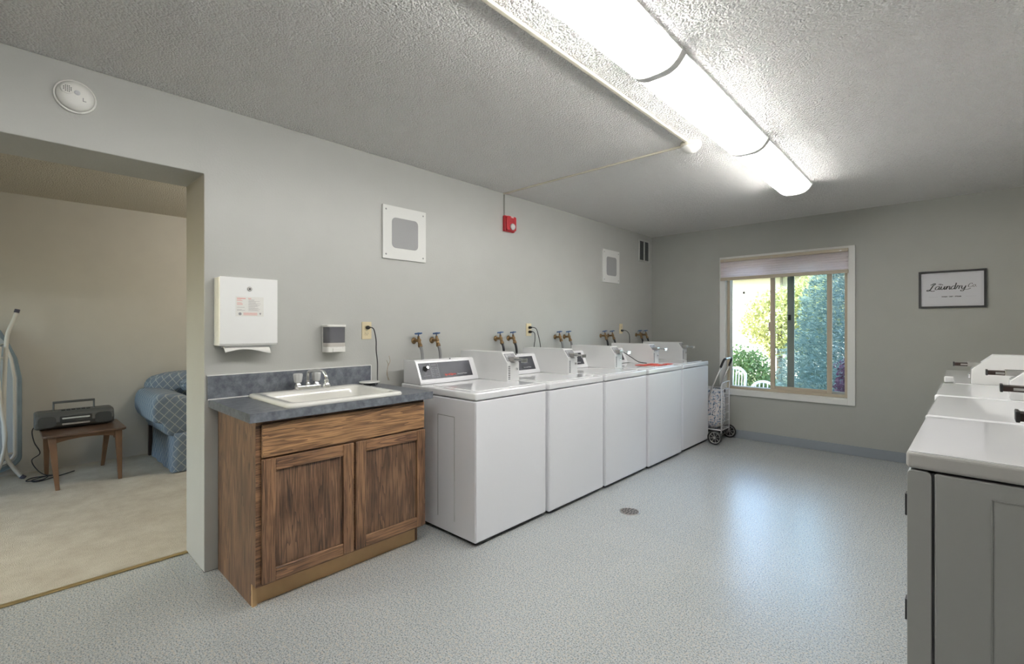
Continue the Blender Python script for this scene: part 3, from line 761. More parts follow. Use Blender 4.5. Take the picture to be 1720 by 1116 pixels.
def cord(name, label, plug, pts, r=.0035):
    y, z = plug
    t = thing(name, label, 'power cord', (.02, y, z))
    p = MB(); p.lathe((.0088,y,z),(1,0,0),[(0,.012),(.014,.013),(.028,.009),(.034,.006)],14)
    p.build('plug', BLACKRUB, t)
    MB().tube(smooth_path([(.040,y,z),(.052,y+.003,z+.001)]+pts, 8), r, 8).build('cable', BLACKRUB, t)
outlet(1.652, 1.264, 1, 'almond outlet above the end of the grey backsplash, one black plug in it')
cord('power_cord', 'black cord hanging from the outlet down to the countertop', (1.652, 1.284),
     [(.062,1.672,1.270),(.058,1.690,1.20),(.050,1.696,1.13),(.045,1.708,1.05),(.045,1.708,.96),(.06,1.70,.915),(.075,1.685,.910)])
outlet(3.310, 1.262, 2, 'almond outlet behind the second washer with two black plugs')
cord('power_cord', 'black cord from the upper socket of the two-plug outlet behind the washers', (3.310, 1.282),
     [(.066,3.345,1.268),(.064,3.38,1.20),(.06,3.41,1.12),(.06,3.42,1.02),(.05,3.42,.8)])
cord('power_cord', 'black cord from the lower socket of the two-plug outlet behind the washers', (3.310, 1.242),
     [(.060,3.330,1.225),(.058,3.335,1.17),(.056,3.325,1.10),(.05,3.33,1.0),(.05,3.33,.8)])
outlet(4.985, 1.265, 1, 'almond outlet near the far corner, one black plug in it')
cord('power_cord', 'black cord hanging from the outlet near the far corner', (4.985, 1.245),
     [(.070,5.01,1.235),(.075,5.05,1.20),(.072,5.07,1.14),(.07,5.07,1.05),(.06,5.07,.8)])

# ---------------------------------------------------------------- washers' water valves
VZ = 1.188
def make_valve(hosemat):
    t = thing('water_valve', '', 'water valve', (0,0,VZ), 'pairs of washer water valves')
    MB().lathe((0,0,VZ),(1,0,0),[(0,.023),(.003,.024),(.010,.016),(.012,.011)],20).build('wall_flange', BRASS, t)
    b = MB(); b.cyl((.010,0,VZ),(.060,0,VZ+.002),.010,.011,14); b.sphere((.062,0,VZ+.003),.0165,14,8)
    b.cyl((.062,0,VZ+.003),(.075,0,VZ-.030),.0115,.0135,14); b.cyl((.062,0,VZ+.003),(.056,0,VZ+.034),.011,.008,12)
    b.build('valve_body', BRASS, t)
    b = MB(); b.cyl((.074,0,VZ-.026),(.080,0,VZ-.044),.016,.016,14); b.build('hose_coupling', BRASS, t)
    h = MB(); c = Vector((.054,0,VZ+.052)); ax = Vector((-.18,0,1)).normalized()
    h.cyl((.056,0,VZ+.034), c, .004, n=8)
    n = 40; k = len(h.v); u = ax.orthogonal().normalized(); w_ = ax.cross(u)
    for hh in (-.004, .004):
        for i in range(n):
            a = 2*PI*i/n; r = .025*(1+.16*math.cos(5*a)); h.v.append(tuple(c+ax*hh+(u*math.cos(a)+w_*math.sin(a))*r))
    for i in range(n):
        j = (i+1) % n; h.f.append((k+i,k+j,k+n+j,k+n+i)); h.sm.append(True)
    h.f.append(tuple(range(k+n-1,k-1,-1))); h.sm.append(False); h.f.append(tuple(range(k+n,k+2*n))); h.sm.append(False)
    h.build('handle', BLUE, t)
    MB().tube(smooth_path([(.079,0,VZ-.040),(.088,.006,VZ-.075),(.088,.012,VZ-.14),(.080,.014,VZ-.24),(.07,.014,VZ-.45)]), .0105, 10).build('supply_hose', hosemat, t)
    return t
def dup(root, loc, label):
    r = root.copy(); COL.objects.link(r); r.location = loc; r['label'] = label
    for ch in list(root.children):
        c = ch.copy(); COL.objects.link(c); c.parent = r
        for g in ch.children:
            d_ = g.copy(); COL.objects.link(d_); d_.parent = c
    return r
vg = make_valve(HOSEGREY); vb = make_valve(BLACKRUB)
ordn = ['first', 'second', 'third', 'fourth', 'fifth']
wherev = ['above the nearest washer', 'above the second washer from the sink', 'above the third washer from the sink', 'above the fourth washer from the sink', 'above the farthest washer by the window']
first = {}
for i, (ya, yb) in enumerate(((2.034,2.197),(2.879,3.039),(3.712,3.864),(4.545,4.702),(5.358,5.505))):
    src = vg if i in (0, 2) else vb
    for yy, sd in ((ya, 'left'), (yb, 'right')):
        hm = 'grey' if i in (0, 2) else 'black'
        lab = 'blue-handled brass valve, %s of the pair %s' % (sd, wherev[i])
        if src.name not in first: first[src.name] = 1; src.location = (0, yy, VZ); src['label'] = lab
        else: dup(src, (0, yy, VZ), lab)
# loose wires behind the first washer
t_ = MB(); t_.tube(smooth_path([(.03,1.80,.92),(.035,1.79,1.0),(.03,1.815,1.05),(.04,1.80,1.09)]), .002, 6)
t_.tube(smooth_path([(.03,1.81,.92),(.045,1.78,.97),(.03,1.80,1.03),(.05,1.775,1.06)]), .002, 6)
tag(t_.build('loose_wire', mat('tan_wire', (.45,.38,.28), .6), base=(.03,1.8,.92)), 'loose tan wires sticking up between the countertop and the nearest washer', 'wire')

# ================================================================ APPLIANCES
def coin_box(t, x0, xf, y0, y1, z0, h, bx, bz, dark_lever=False, decals=True):
    """coin box in local frame: back x0, front xf, side span y0..y1; bevel bx deep, bz high"""
    poly = [(x0, z0), (xf, z0), (xf, z0+h-bz), (xf-bx, z0+h), (x0, z0+h)]
    cbx = MB().prism(poly, 1, y0, y1).build('coin_box', mat('coin_box_enamel', (.74,.74,.735), .3), t, bevel=.002)
    yc = (y0+y1)/2
    # lever assembly comes out of the sloping face
    zc = z0+h-bz*.62; xc = xf-bx*.5
    up = Vector((-bx,0,bz)).normalized(); F = frame((xf-bx*.5, yc, z0+h-bz*.5), (0,1,0), up)
    pl = MB(); wv = (y1-y0); pl.box(-wv*.42, wv*.42, -bz*.40, bz*.42, .0005, .0025); pl.xf(F).build('decal_plate', mat('decal_grey', (.30,.30,.31), .5), cbx)
    if decals:
        g = MB()
        for i in range(3):
            g.box(-wv*.34, -wv*.22, bz*.05+i*bz*.1, bz*.1+i*bz*.1, .0027, .0032)
            g.box(-wv*.15+i*.012, -wv*.12+i*.012, bz*.2, bz*.33, .0027, .0032)
        g.xf(F).build('decal_marks', GREYPLASTIC, cbx)
        g = MB(); zb = z0+.012
        for i in range(8): g.box(xf+.0004, xf+.0012, y0+.010, y0+.030, zb+i*.0125, zb+.008+i*.0125)
        g.build('instruction_decal', mat('decal_dark', (.17,.17,.18), .5), cbx)
    sl = MB(); sl.box(xc-.01, xf+.03, yc-.030, yc+.030, zc-.016, zc+.012)
    so = sl.build('coin_slide', STEEL if not dark_lever else BLACK, cbx, bevel=.003)
    sl = MB(); sl.box(xf+.025, xf+.105, yc-.026, yc+.026, zc-.007, zc+.004)
    so2 = sl.build('slide_tray', CHROME if not dark_lever else mat('dark_bronze', (.05,.035,.03), .35, metal=.7), cbx, bevel=.002)
    sl = MB(); sl.box(xf+.100, xf+.108, yc-.030, yc+.030, zc-.020, zc+.006); sl.build('slide_handle', CHROME if not dark_lever else BLACK, cbx, bevel=.002)
    lk = MB(); lk.lathe((xf, y1-.03, z0+h-bz-.045),(1,0,0),[(0,.011),(.006,.010),(.008,.006)],16); lk.build('box_lock', CHROME, cbx)
    return cbx

def washer(x1, y0, w, H, label, dial):
    """top-loading coin washer, back at x1-.755, front face at x1"""
    x0 = x1-.755; y1 = y0+w; seam = H-.049
    t = thing('washing_machine', label, 'washing machine', ((x0+x1)/2, (y0+y1)/2, 0), 'row of white coin washers along the left wall')
    b = MB(); b.box(x0+.01, x1-.006, y0+.004, y1-.004, .022, seam-.006); b.build('cabinet', ENAMEL_SIDE, t, bevel=.006)
    b = MB(); b.box(x1-.006, x1, y0+.006, y1-.006, .030, seam-.008); b.build('front_panel', ENAMEL_SIDE, t, bevel=.0028)
    # raised side stamping: slim frame lines
    g = MB()
    for (u0,u1,v0,v1) in ((x0+.40,x0+.403,.10,.74),(x0+.56,x0+.563,.10,.74)): g.box(u0,u1,y0+.0028,y0+.0045,v0,v1)
    g.box(x0+.40,x0+.563,y0+.0028,y0+.0045,.737,.740)
    g.build('side_stamping', SHADOWGREY, t)
    g = MB()
    for xx in (x0+.06, x1-.07):
        for yy in (y0+.06, y1-.06): g.cyl((xx,yy,0),(xx,yy,.024),.02,n=12)
    g.box(x0+.03, x1-.02, y0+.02, y1-.02, .010, .024)
    g.build('levelling_feet', BLACK, t)
    tp = MB(); tp.box(x0, x1+.002, y0+.001, y1-.001, seam, H-.004); tp.build('top_panel', ENAMEL, t, bevel=.010, seg=4)
    # lid: a recessed panel line and a slightly raised door
    ld = MB(); ld.rrect(2, H-.0045, H+.0005, x0+.265, x1-.045, y0+.055, y1-.055, .03, 6); ld.build('lid', ENAMEL, t, bevel=.003, seg=3)
    # control console
    cx0, cx1b, cx1t, ch = x0+.02, x0+.215, x0+.155, .158
    poly = [(cx0, H-.002), (cx1b, H-.002), (cx1b, H+.012), (cx1t, H+ch-.008), (cx1t-.014, H+ch), (cx0, H+ch)]
    cy0, cy1 = y0+.008, y1-.006
    con = MB().prism(poly, 1, cy0, cy1).build('control_console', ENAMEL, t, bevel=.004, seg=3)
    yp1 = y1-.165                                      # panel ends before the coin box
    a = Vector((cx1b, 0, H+.012)); c = Vector((cx1t, 0, H+ch-.008)); up = (c-a).normalized(); L_ = (c-a).length
    F = frame((a.x, (cy0+yp1)/2, a.z), (0,1,0), up); hw = (yp1-cy0)/2
    p = MB(); p.box(-hw+.016, hw-.012, .020, L_-.016, .0005, .003); p.xf(F); po = p.build('control_panel', PANELGREY, con)
    if dial:
        g = MB(); g.box(-hw+.105,-hw+.107,.024,L_-.02,.0032,.0038).box(-hw+.170,-hw+.172,.024,L_-.02,.0032,.0038)
        for i in range(3):
            g.box(-hw+.117,-hw+.133,.030+i*.026,.032+i*.026,.0032,.0038); g.box(-hw+.117,-hw+.133,.044+i*.026,.0455+i*.026,.0032,.0038)
            g.box(-hw+.140,-hw+.160,.030+i*.026,.032+i*.026,.0032,.0038); g.box(-hw+.140,-hw+.160,.044+i*.026,.0455+i*.026,.0032,.0038)
            g.box(-hw+.113,-hw+.1145,.028+i*.026,.0475+i*.026,.0032,.0038); g.box(-hw+.1635,-hw+.165,.028+i*.026,.0475+i*.026,.0032,.0038)
        g.box(-hw+.118,-hw+.158,L_-.034,L_-.032,.0032,.0038).box(-hw+.035,-hw+.09,.042,.044,.0032,.0038).box(-hw+.05,-hw+.065,.056,.058,.0032,.0038)
        g.xf(F).build('panel_markings', PANELLINE, po)
        kn = MB(); cK = F @ Vector((-hw+.062, L_*.62, .003)); nrm = (F.to_3x3() @ Vector((0,0,1)))
        kn.lathe(cK, nrm, [(0,.020),(.006,.018),(.008,.013),(.028,.011),(.030,.006)], 20); kn.build('dial_knob', BLACK, po)
        kn = MB(); kn.lathe(cK+nrm*.030, nrm, [(0,.0095),(.003,.0085)], 16); kn.build('knob_cap', CHROME, po)
        text_mesh('brand_lettering', 'Speed Queen', .013, REDINK, po, F @ Matrix.Translation((hw-.012-.205, .040, .0034)), width=.098, bold=.0006)
        text_mesh('model_lettering', 'Commercial Washer', .009, GREYPLASTIC, po, F @ Matrix.Translation((hw-.012-.098, .040, .0034)), width=.094)
    else:
        text_mesh('model_lettering', 'Commercial Washer', .009, GREYPLASTIC, po, F @ Matrix.Translation((hw-.012-.098, .040, .0034)), width=.094)
    g = MB(); cs = Vector((cx1t-.004, (cy0+yp1)/2+.06, H+ch-.003)); g.lathe(cs, (1,0,.6), [(0,.006),(.002,.005)], 12); g.build('console_screw', BLACK, con)
    coin_box(t, x0+.02, x1-.245, y1-.128, y1-.004, H+.0005, .202, .055, .076)
    return t
WL = ['white coin-operated washer beside the oak sink cabinet, nearest of its row',
      'second white coin washer from the sink cabinet',
      'third white coin washer from the sink, middle of the left row',
      'fourth white washer from the sink, with red tags lying on its lid',
      'farthest white washer of the left row, standing beside the wire cart']
WASH = [(.845,1.863,.655,.906),(.862,2.530,.686,.906),(.868,3.238,.690,.906),(.880,3.948,.712,.908),(.868,4.715,.695,.908)]
for i, (x1, y0, w_, H_) in enumerate(WASH): washer(x1, y0, w_, H_, WL[i], i == 0)

def dryer(xf, y0, w, H, rot, xb, label, bh=.172, by0=.0, levz=None, shade_edge=False):
    """front-loading dryer facing -x; near front top corner at (xf, y0)"""
    D = .72
    t = thing('clothes_dryer', label, 'dryer', (0,0,0), 'row of white coin dryers along the right wall')
    seam = H-.045
    b = MB(); b.box(.052, D, .004, w-.004, .02, seam-.006); b.build('cabinet', SHADOWGREY, t, bevel=.004)
    # pressed rectangle on the side
    fr = MB(); u0,u1,v0,v1 = .155,.62,.10,seam-.045
    fr.box(u0,u1,.0018,.0042,v1-.004,v1).box(u0,u0+.004,.0018,.0042,v0,v1).box(u1-.004,u1,.0018,.0042,v0,v1).box(u0,u1,.0018,.0042,v0,v0+.004)
    fr.build('side_stamping', mat('stamping_edge', (.22,.22,.21), .4), t, bevel=.001)
    f = MB(); f.rrect(1, .002, w-.002, -.002, .047, .03, seam-.004, .012, 4); f.build('front_panel', SHADOWGREY, t, bevel=.002)
    dk = MB(); dk.box(.047, .052, .006, w-.006, .02, seam-.006); dk.build('panel_seam', BLACK, t)
    dr = MB(); dr.rrect(0, -.010, -.002, .10, w-.10, .32, seam-.06, .03); do = dr.build('door', SHADOWGREY, t, bevel=.003)
    hg = MB(); hg.box(-.007, -.002, .012, .040, .505, .560).build('hinge', BLACK, do)
    hg = MB(); hg.box(-.007, -.002, .012, .040, .785, .842).build('hinge', BLACK, do)
    hd = MB(); hd.box(-.020, -.010, w-.16, w-.13, .55, .66).build('door_handle', GREYPLASTIC, do, bevel=.003)
    g = MB()
    for xx in (.06, D-.06):
        for yy in (.06, w-.06): g.cyl((xx,yy,0),(xx,yy,.022),.02,n=12)
    g.build('levelling_feet', BLACK, t)
    tp = MB(); tp.box(-.004, D, .0, w, seam, H); tp.build('top_panel', ENAMEL if not shade_edge else mat('shade_grey_edge', (.42,.41,.39), .3), t, bevel=.010, seg=4)  # nearest lid's edge is white enamel with shade mixed into its colour
    if shade_edge: MB().rrect(2, H-.002, H+.0006, .001, D-.005, .005, w-.005, .008).build('lit_skin', ENAMEL, t)  # white skin added so only the lid's top reads as lit
    # rear console
    cx0 = D-.20; poly = [(cx0, H-.001), (cx0+.05, H+.14), (cx0+.065, H+.148), (D-.01, H+.148), (D-.01, H-.001)]
    con = MB().prism(poly, 1, .14, w-.006).build('control_console', ENAMEL, t, bevel=.004)
    # coin box: mirror in x via builder in its own frame
    cbx = MB().prism([(xb, H+.0005), (xb, H+bh-.086), (xb+.09, H+bh), (D-.02, H+bh), (D-.02, H+.0005)], 1, .006+by0, .130+by0).build('coin_box', mat('coin_box_enamel', (.74,.74,.735), .3), t, bevel=.002)
    lz = levz if levz else H+.128
    bz = mat('dark_bronze', (.05,.035,.03), .35, metal=.7)
    yc = .068+by0
    MB().box(xb-.015, xb+.09, yc-.030, yc+.030, lz-.020, lz+.006).build('coin_slide', STEEL, cbx, bevel=.002)
    MB().box(xb-.072, xb-.015, yc-.027, yc+.027, lz-.019, lz+.000).build('slide_tray', bz, cbx, bevel=.001)
    MB().box(xb-.045, xb-.016, yc-.0275, yc+.02, lz-.014, lz-.005).build('slide_insert', STEEL, cbx)
    MB().box(xb-.078, xb-.070, yc-.030, yc+.030, lz-.022, lz+.004).build('slide_handle', BLACK, cbx, bevel=.002)
    MB().lathe((xb, yc+.02, H+.045), (-1,0,0), [(0,.016),(.010,.015),(.012,.008)], 18).build('box_lock', CHROME, cbx)
    t.location = (xf, y0, 0); t.rotation_euler = (0, 0, -rot)
    return t
# by each dryer's own frame: coin box front xb metres behind the front
dryer(2.780, 1.632, .680, .960, math.radians(1.8), .275, 'nearest white dryer on the right, its shade-grey side facing the camera', levz=1.080, shade_edge=True)
dryer(2.798, 2.350, .690, .960, math.radians(2.0), .270, 'second white dryer from the camera in the right-hand row', levz=1.082)
dryer(2.812, 3.080, .680, .960, math.radians(1.5), .250, 'third white dryer in the right-hand row, middle of the five', levz=1.085)
dryer(2.885, 3.790, .680, .958, 0, .070, 'fourth white dryer, set back a little from its neighbours', levz=1.078)
dryer(2.838, 4.520, .680, .940, math.radians(.6), .30, 'farthest white dryer of the right-hand row, toward the picture', bh=.155)

# red tags and a black cord lying on the fourth washer
t = thing('red_hang_tag', 'red paper tags lying crumpled on top of the fourth washer', 'tag', (.72, 4.34, .909))
g = MB(); TZ = .9095
g.add([(.60,4.36,TZ),(.66,4.30,TZ),(.80,4.40,TZ),(.80,4.52,TZ+.002),(.68,4.52,TZ+.004)], [(0,1,2,3,4)]); g.add([(.60,4.36,TZ+.003),(.66,4.30,TZ+.003),(.80,4.40,TZ+.003),(.80,4.52,TZ+.005),(.68,4.52,TZ+.007)], [(0,1,2,3,4)])
g2 = MB(); g2.box(.585,.70,4.24,4.34,TZ,TZ+.004); g2.box(.74,.80,4.50,4.64,TZ,TZ+.004); g2.box(.63,.79,4.34,4.50,TZ+.001,TZ+.006)
g2.build('paper_tag', REDINK, t, bevel=.001)
box(.735,.765,4.44,4.475,TZ+.006,TZ+.010).build('white_clip', PLASTIC, t)
o = MB().tube(smooth_path([(.30,3.98,1.068),(.33,4.06,1.072),(.39,4.16,1.065),(.44,4.24,1.04),(.50,4.31,.985),(.56,4.36,.935),(.63,4.40,.9225)],8), .004, 8).build('black_cable', BLACKRUB, base=(.45,4.2,.93))
tag(o, 'black cable draped from the third washer console down to the red tags', 'cable')

# ---------------------------------------------------------------- floor drain
t = thing('floor_drain', 'round metal floor drain grate set in the vinyl floor', 'floor drain', (1.229, 2.968, 0))
MB().lathe((1.229,2.968,0),(0,0,1),[(0,.070),(.003,.069),(.0035,.062)],36).build('drain_rim', STEEL, t)
MB().lathe((1.229,2.968,.0035),(0,0,1),[(0,.062),(.0008,.061)],36).build('drain_grate', mat('drain_metal', (.35,.31,.28), .4, metal=.8), t)
g = MB()
for ring_, n in ((.050,12),(.032,8),(.014,4)):
    for i in range(n):
        a = 2*PI*i/n; g.cyl((1.229+ring_*math.cos(a),2.968+ring_*math.sin(a),.0042),(1.229+ring_*math.cos(a),2.968+ring_*math.sin(a),.0050),.0062,n=10)
g.build('grate_holes', BLACK, t)

# ================================================================ WALL PICTURE
t = thing('framed_picture', 'black framed laundry sign on the back wall right of the window', 'picture', (2.877, BY, 1.458))
x0,x1,z0,z1 = 2.653,3.100,1.458,1.795; fw = .017
g = MB(); g.box(x0,x1,BY-.02,BY,z0,z0+fw).box(x0,x1,BY-.02,BY,z1-fw,z1).box(x0,x0+fw,BY-.02,BY,z0+fw,z1-fw).box(x1-fw,x1,BY-.02,BY,z0+fw,z1-fw)
g.build('picture_frame', mat('frame_black', (.006,.006,.007), .5), t)
SIGNW = mat('print_paper', (.66,.66,.70), .5)
pr = box(x0+fw,x1-fw,BY-.009,BY-.002,z0+fw,z1-fw).build('print', SIGNW, t)
g = MB(); g.box(x0+fw+.012,x0+fw+.0135,BY-.0095,BY-.009,z0+fw+.012,z1-fw-.012).box(x1-fw-.0135,x1-fw-.012,BY-.0095,BY-.009,z0+fw+.012,z1-fw-.012).box(x0+fw+.012,x1-fw-.012,BY-.0095,BY-.009,z1-fw-.0135,z1-fw-.012).box(x0+fw+.012,x1-fw-.012,BY-.0095,BY-.009,z0+fw+.012,z0+fw+.0135)
g.build('print_border', mat('print_border_grey', (.50,.50,.54), .6), pr)
F = frame((2.867, BY-.0092, 1.625), (1,0,0), (0,0,1))
# script lettering drawn as strokes (unit: x-height = 1)
U = .030
def stroke(mb, pts, w=.0058, ox=0, oy=0, s=U, sh=.22, thin=.45):
    q = smooth_path([(p[0]+sh*p[1], p[1], 0) for p in pts], 7); out = []; ws = []
    for i, p in enumerate(q):
        d = (q[min(i+1,len(q)-1)] - q[max(i-1,0)]); d = d.normalized() if d.length else Vector((1,0,0))
        ws.append(w*(thin + (1-thin)*abs(d.y)**1.2)); out.append((ox+p.x*s, oy+p.y*s))
    ribbon(mb, out, ws, F)
ml = MB()
X0 = -.137
stroke(ml, [(-.15,1.5),(.2,1.62),(.62,1.92),(.92,1.78),(.70,1.52),(.48,1.2),(.25,.45),(0,-.15),(-.35,-.35),(-.6,-.12),(-.3,.02),(.2,-.22),(.75,-.42),(1.2,-.25)], .0092, X0, 0)
def let_a(x, tall=1.0):
    stroke(ml, [(x+.85,.85),(x+.45,1.0),(x+.08,.6),(x+.12,.12),(x+.5,.05),(x+.85,.5),(x+.9,.95)], .0074, X0, 0)
    stroke(ml, [(x+.9,tall),(x+.88,.4),(x+.98,.05),(x+1.25,.25)], .0078, X0, 0)
let_a(1.15)
stroke(ml, [(2.35,.3),(2.5,.95),(2.48,.35),(2.65,.02),(3.0,.2),(3.25,.95),(3.22,.4),(3.35,.02),(3.6,.3)], .0076, X0, 0)
stroke(ml, [(3.6,.3),(3.75,.95),(3.72,.02)], .0078, X0, 0); stroke(ml, [(3.74,.45),(4.05,.95),(4.35,.8),(4.33,.35),(4.45,.02),(4.7,.25)], .0076, X0, 0)
let_a(4.65, 1.9)
stroke(ml, [(5.85,.3),(6.05,1.1),(6.08,.9),(6.45,.92),(6.42,.4),(6.45,.03)], .0074, X0, 0)
stroke(ml, [(6.45,.75),(6.7,1.0),(6.95,.95)], .006, X0, 0)
stroke(ml, [(7.0,.95),(7.0,.35),(7.25,.05),(7.6,.35),(7.8,.95)], .0076, X0, 0); stroke(ml, [(7.8,.95),(7.7,.1),(7.5,-.55),(7.1,-.62),(7.0,-.35),(7.6,-.2),(8.4,-.15),(9.0,.15)], .0064, X0, 0)
# Co.
stroke(ml, [(9.05,1.35),(8.95,1.6),(8.6,1.55),(8.35,1.1),(8.4,.6),(8.8,.5),(9.15,.75)], .0045, X0, 0)
stroke(ml, [(9.55,1.15),(9.3,.95),(9.35,.6),(9.65,.58),(9.85,.9),(9.7,1.15),(9.5,1.15)], .0038, X0, 0)
stroke(ml, [(10.05,.55),(10.13,.58)], .0055, X0, 0, thin=1)
# The
stroke(ml, [(1.55,1.62),(2.0,1.72),(2.35,1.7)], .0028, X0, 0, thin=1); stroke(ml, [(1.95,1.7),(1.8,1.35)], .003, X0, 0, thin=1)
stroke(ml, [(2.2,1.7),(2.08,1.35),(2.3,1.5),(2.35,1.35)], .0026, X0, 0, thin=1); stroke(ml, [(2.45,1.43),(2.65,1.5),(2.5,1.55),(2.48,1.38),(2.7,1.4)], .0024, X0, 0, thin=1)
ml.build('script_lettering', INK, pr)
text_mesh('small_lettering', 'WASH \u00b7 DRY \u00b7 STEAM', .0098, INK, pr, frame((2.875, BY-.0092, 1.560), (1,0,0), (0,0,1)), width=.130, bold=.0006)
g = MB(); g.box(2.725,2.785,BY-.0096,BY-.009,1.5595,1.5608).box(2.965,3.035,BY-.0096,BY-.009,1.5595,1.5608); g.build('rule_line', mat('print_rule_grey', (.40,.40,.42), .6), pr)

# ================================================================ WIRE CART
t = thing('folding_shopping_cart', 'white wire shopping cart with black wheels beside the farthest washer', 'cart', (.93, 5.5, 0))
WIRE = mat('cart_white_wire', (.78,.78,.80), .35)
fx, bx_ = 1.0, .73; ya, yb = 5.440, 5.690; zb, zt = .13, .60
g = MB(); r = .0065
for x_ in (fx, bx_):
    for y_ in (ya, yb): g.tube([(x_,y_,zb-.03),(x_,y_,zt)], r, 8)
for z_ in (zb, zt-.02):
    g.tube([(bx_,ya,z_),(fx,ya,z_),(fx,yb,z_),(bx_,yb,z_)], r*.8, 8, closed=True)
g.tube(smooth_path([(fx,ya,zt-.01),(fx+.004,ya+.004,zt+.045),(fx+.006,ya+.035,zt+.06),(fx+.006,yb-.03,zt+.065),(fx+.004,yb-.004,zt+.05),(fx,yb,zt-.01)],5), r, 8)
g.build('wire_frame', WIRE, t)
g = MB(); r2 = .0022
for i in range(1, 5):
    z_ = zb + i*(zt-zb-.02)/5
    g.tube([(bx_,ya,z_),(fx,ya,z_),(fx,yb,z_),(bx_,yb,z_)], r2, 6, closed=True)
for i in range(1, 6):
    y_ = ya + i*(yb-ya)/6
    g.tube([(fx,y_,zb),(fx,y_,zt-.02)], r2, 6); g.tube([(bx_,y_,zb),(bx_,y_,zt-.02)], r2, 6)
for i in range(1, 5):
    x_ = bx_ + i*(fx-bx_)/5; g.tube([(x_,ya,zb),(x_,ya,zt-.02)], r2, 6)
for i in range(1, 6):
    y_ = ya + i*(yb-ya)/6; g.tube([(bx_,y_,zb),(fx,y_,zb)], r2, 6)
g.build('basket_mesh', WIRE, t)
hp = [(.72,ya-.01,.33),(.86,ya-.01,.60),(1.005,ya-.008,.855)]
MB().tube([(.76,ya-.008,.14),(.89,ya-.008,.58)]+hp[2:], .0085, 10).build('handle_rod', STEEL, t); MB().tube([(.76,yb+.012,.14),(.89,yb+.012,.58),(1.005,yb+.008,.855)], .0085, 10).build('handle_rod', STEEL, t)
g = MB(); g.tube(smooth_path([(1.025,ya+.02,.922),(1.029,ya+.05,.930),(1.029,yb-.05,.932),(1.025,yb-.02,.925)],4), .0095, 10); g.build('handle_bar', STEEL, t)
g = MB(); g.tube(smooth_path([(.995,ya-.008,.835),(1.018,ya-.006,.895),(1.026,ya+.012,.922),(1.028,ya+.05,.930)],5), .0125, 10); g.build('handle_grip', BLACKRUB, t)
g = MB(); g.tube(smooth_path([(.998,yb+.008,.840),(1.018,yb+.006,.898),(1.026,yb-.012,.924),(1.028,yb-.05,.932)],5), .0125, 10); g.build('handle_grip', BLACKRUB, t)
g = MB(); g.cyl((.985,5.275,.075),(.985,5.735,.075),.006,n=10); g.tube([(fx,ya,zb),(.985,ya,.075)], .006, 8); g.tube([(fx,yb,zb),(.985,yb,.075)], .006, 8); g.build('axle', STEEL, t)
g = MB(); g.tube([(bx_,ya,zb),(bx_,ya,.01),(bx_,yb,.01),(bx_,yb,zb)], .006, 8); g.build('front_stand', WIRE, t)
def wheel(yc, R):
    w_ = MB(); n = 36
    w_.tube([(.985+math.cos(2*PI*i/n)*(R-.009), yc, R+.0+math.sin(2*PI*i/n)*(R-.009)) for i in range(n)], .009, 10, closed=True)
    wo = w_.build('wheel', BLACKRUB, t)
    g = MB(); g.tube([(.985+math.cos(2*PI*i/n)*(R-.020), yc, R+math.sin(2*PI*i/n)*(R-.020)) for i in range(n)], .004, 8, closed=True)
    for i in range(8):
        a = 2*PI*i/8+.2; g.cyl((.985+math.cos(a)*.010, yc, R+math.sin(a)*.010), (.985+math.cos(a)*(R-.018), yc, R+math.sin(a)*(R-.018)), .003, n=6)
    g.cyl((.985,yc-.012,R),(.985,yc+.012,R),.012,n=14); g.build('spokes', STEEL, wo)
    g = MB(); g.cyl((.985,yc+.003,R),(.985,yc+.006,R),R-.022,n=30); g.build('wheel_disc', BLACK, wo)
wheel(5.275, .078); wheel(5.735, .078)
box(bx_+.01, fx-.01, ya+.01, yb-.01, zb-.035, zb-.004).build('base_tray', BLACK, t, bevel=.006)
box(fx+.004, fx+.012, 5.52, 5.532, .55, .585).build('clip', BLACK, t)
# the laundry bag in it
def lumpy(cx, cy, cz, sx, sy, sz, amp, seed, power=4, nu=56, nv=36):
    m = MB(); k = 0
    def pt(i, j):
        th = PI*i/nv; ph = 2*PI*j/nu; d = Vector((math.sin(th)*math.cos(ph), math.sin(th)*math.sin(ph), math.cos(th)))
        L_ = (abs(d.x)**power + abs(d.y)**power + abs(d.z)**power)**(-1/power); p = d*L_
        f = 1 + amp*noise.fractal(p*2.6+Vector((seed,0,0)), 1.0, 2.0, 4)
        return (cx+p.x*sx*f, cy+p.y*sy*f, cz+p.z*sz*f)
    m.v.append(pt(0,0))
    for i in range(1, nv):
        for j in range(nu): m.v.append(pt(i,j))
    m.v.append(pt(nv,0)); last = len(m.v)-1
    for j in range(nu):
        j2 = (j+1) % nu; m.f.append((0, 1+j, 1+j2)); m.sm.append(True)
        m.f.append((last, 1+(nv-2)*nu+j2, 1+(nv-2)*nu+j)); m.sm.append(True)
    for i in range(nv-2):
        for j in range(nu):
            j2 = (j+1) % nu; a = 1+i*nu; m.f.append((a+j, a+nu+j, a+nu+j2, a+j2)); m.sm.append(True)
    return m
o = lumpy(.865, 5.565, .355, .122, .112, .222, .06, 3).build('laundry_bag', LAUNDRY, base=(.865,5.565,.14))
tag(o, 'crumpled blue and white patterned laundry bag packed inside the wire cart', 'laundry bag')

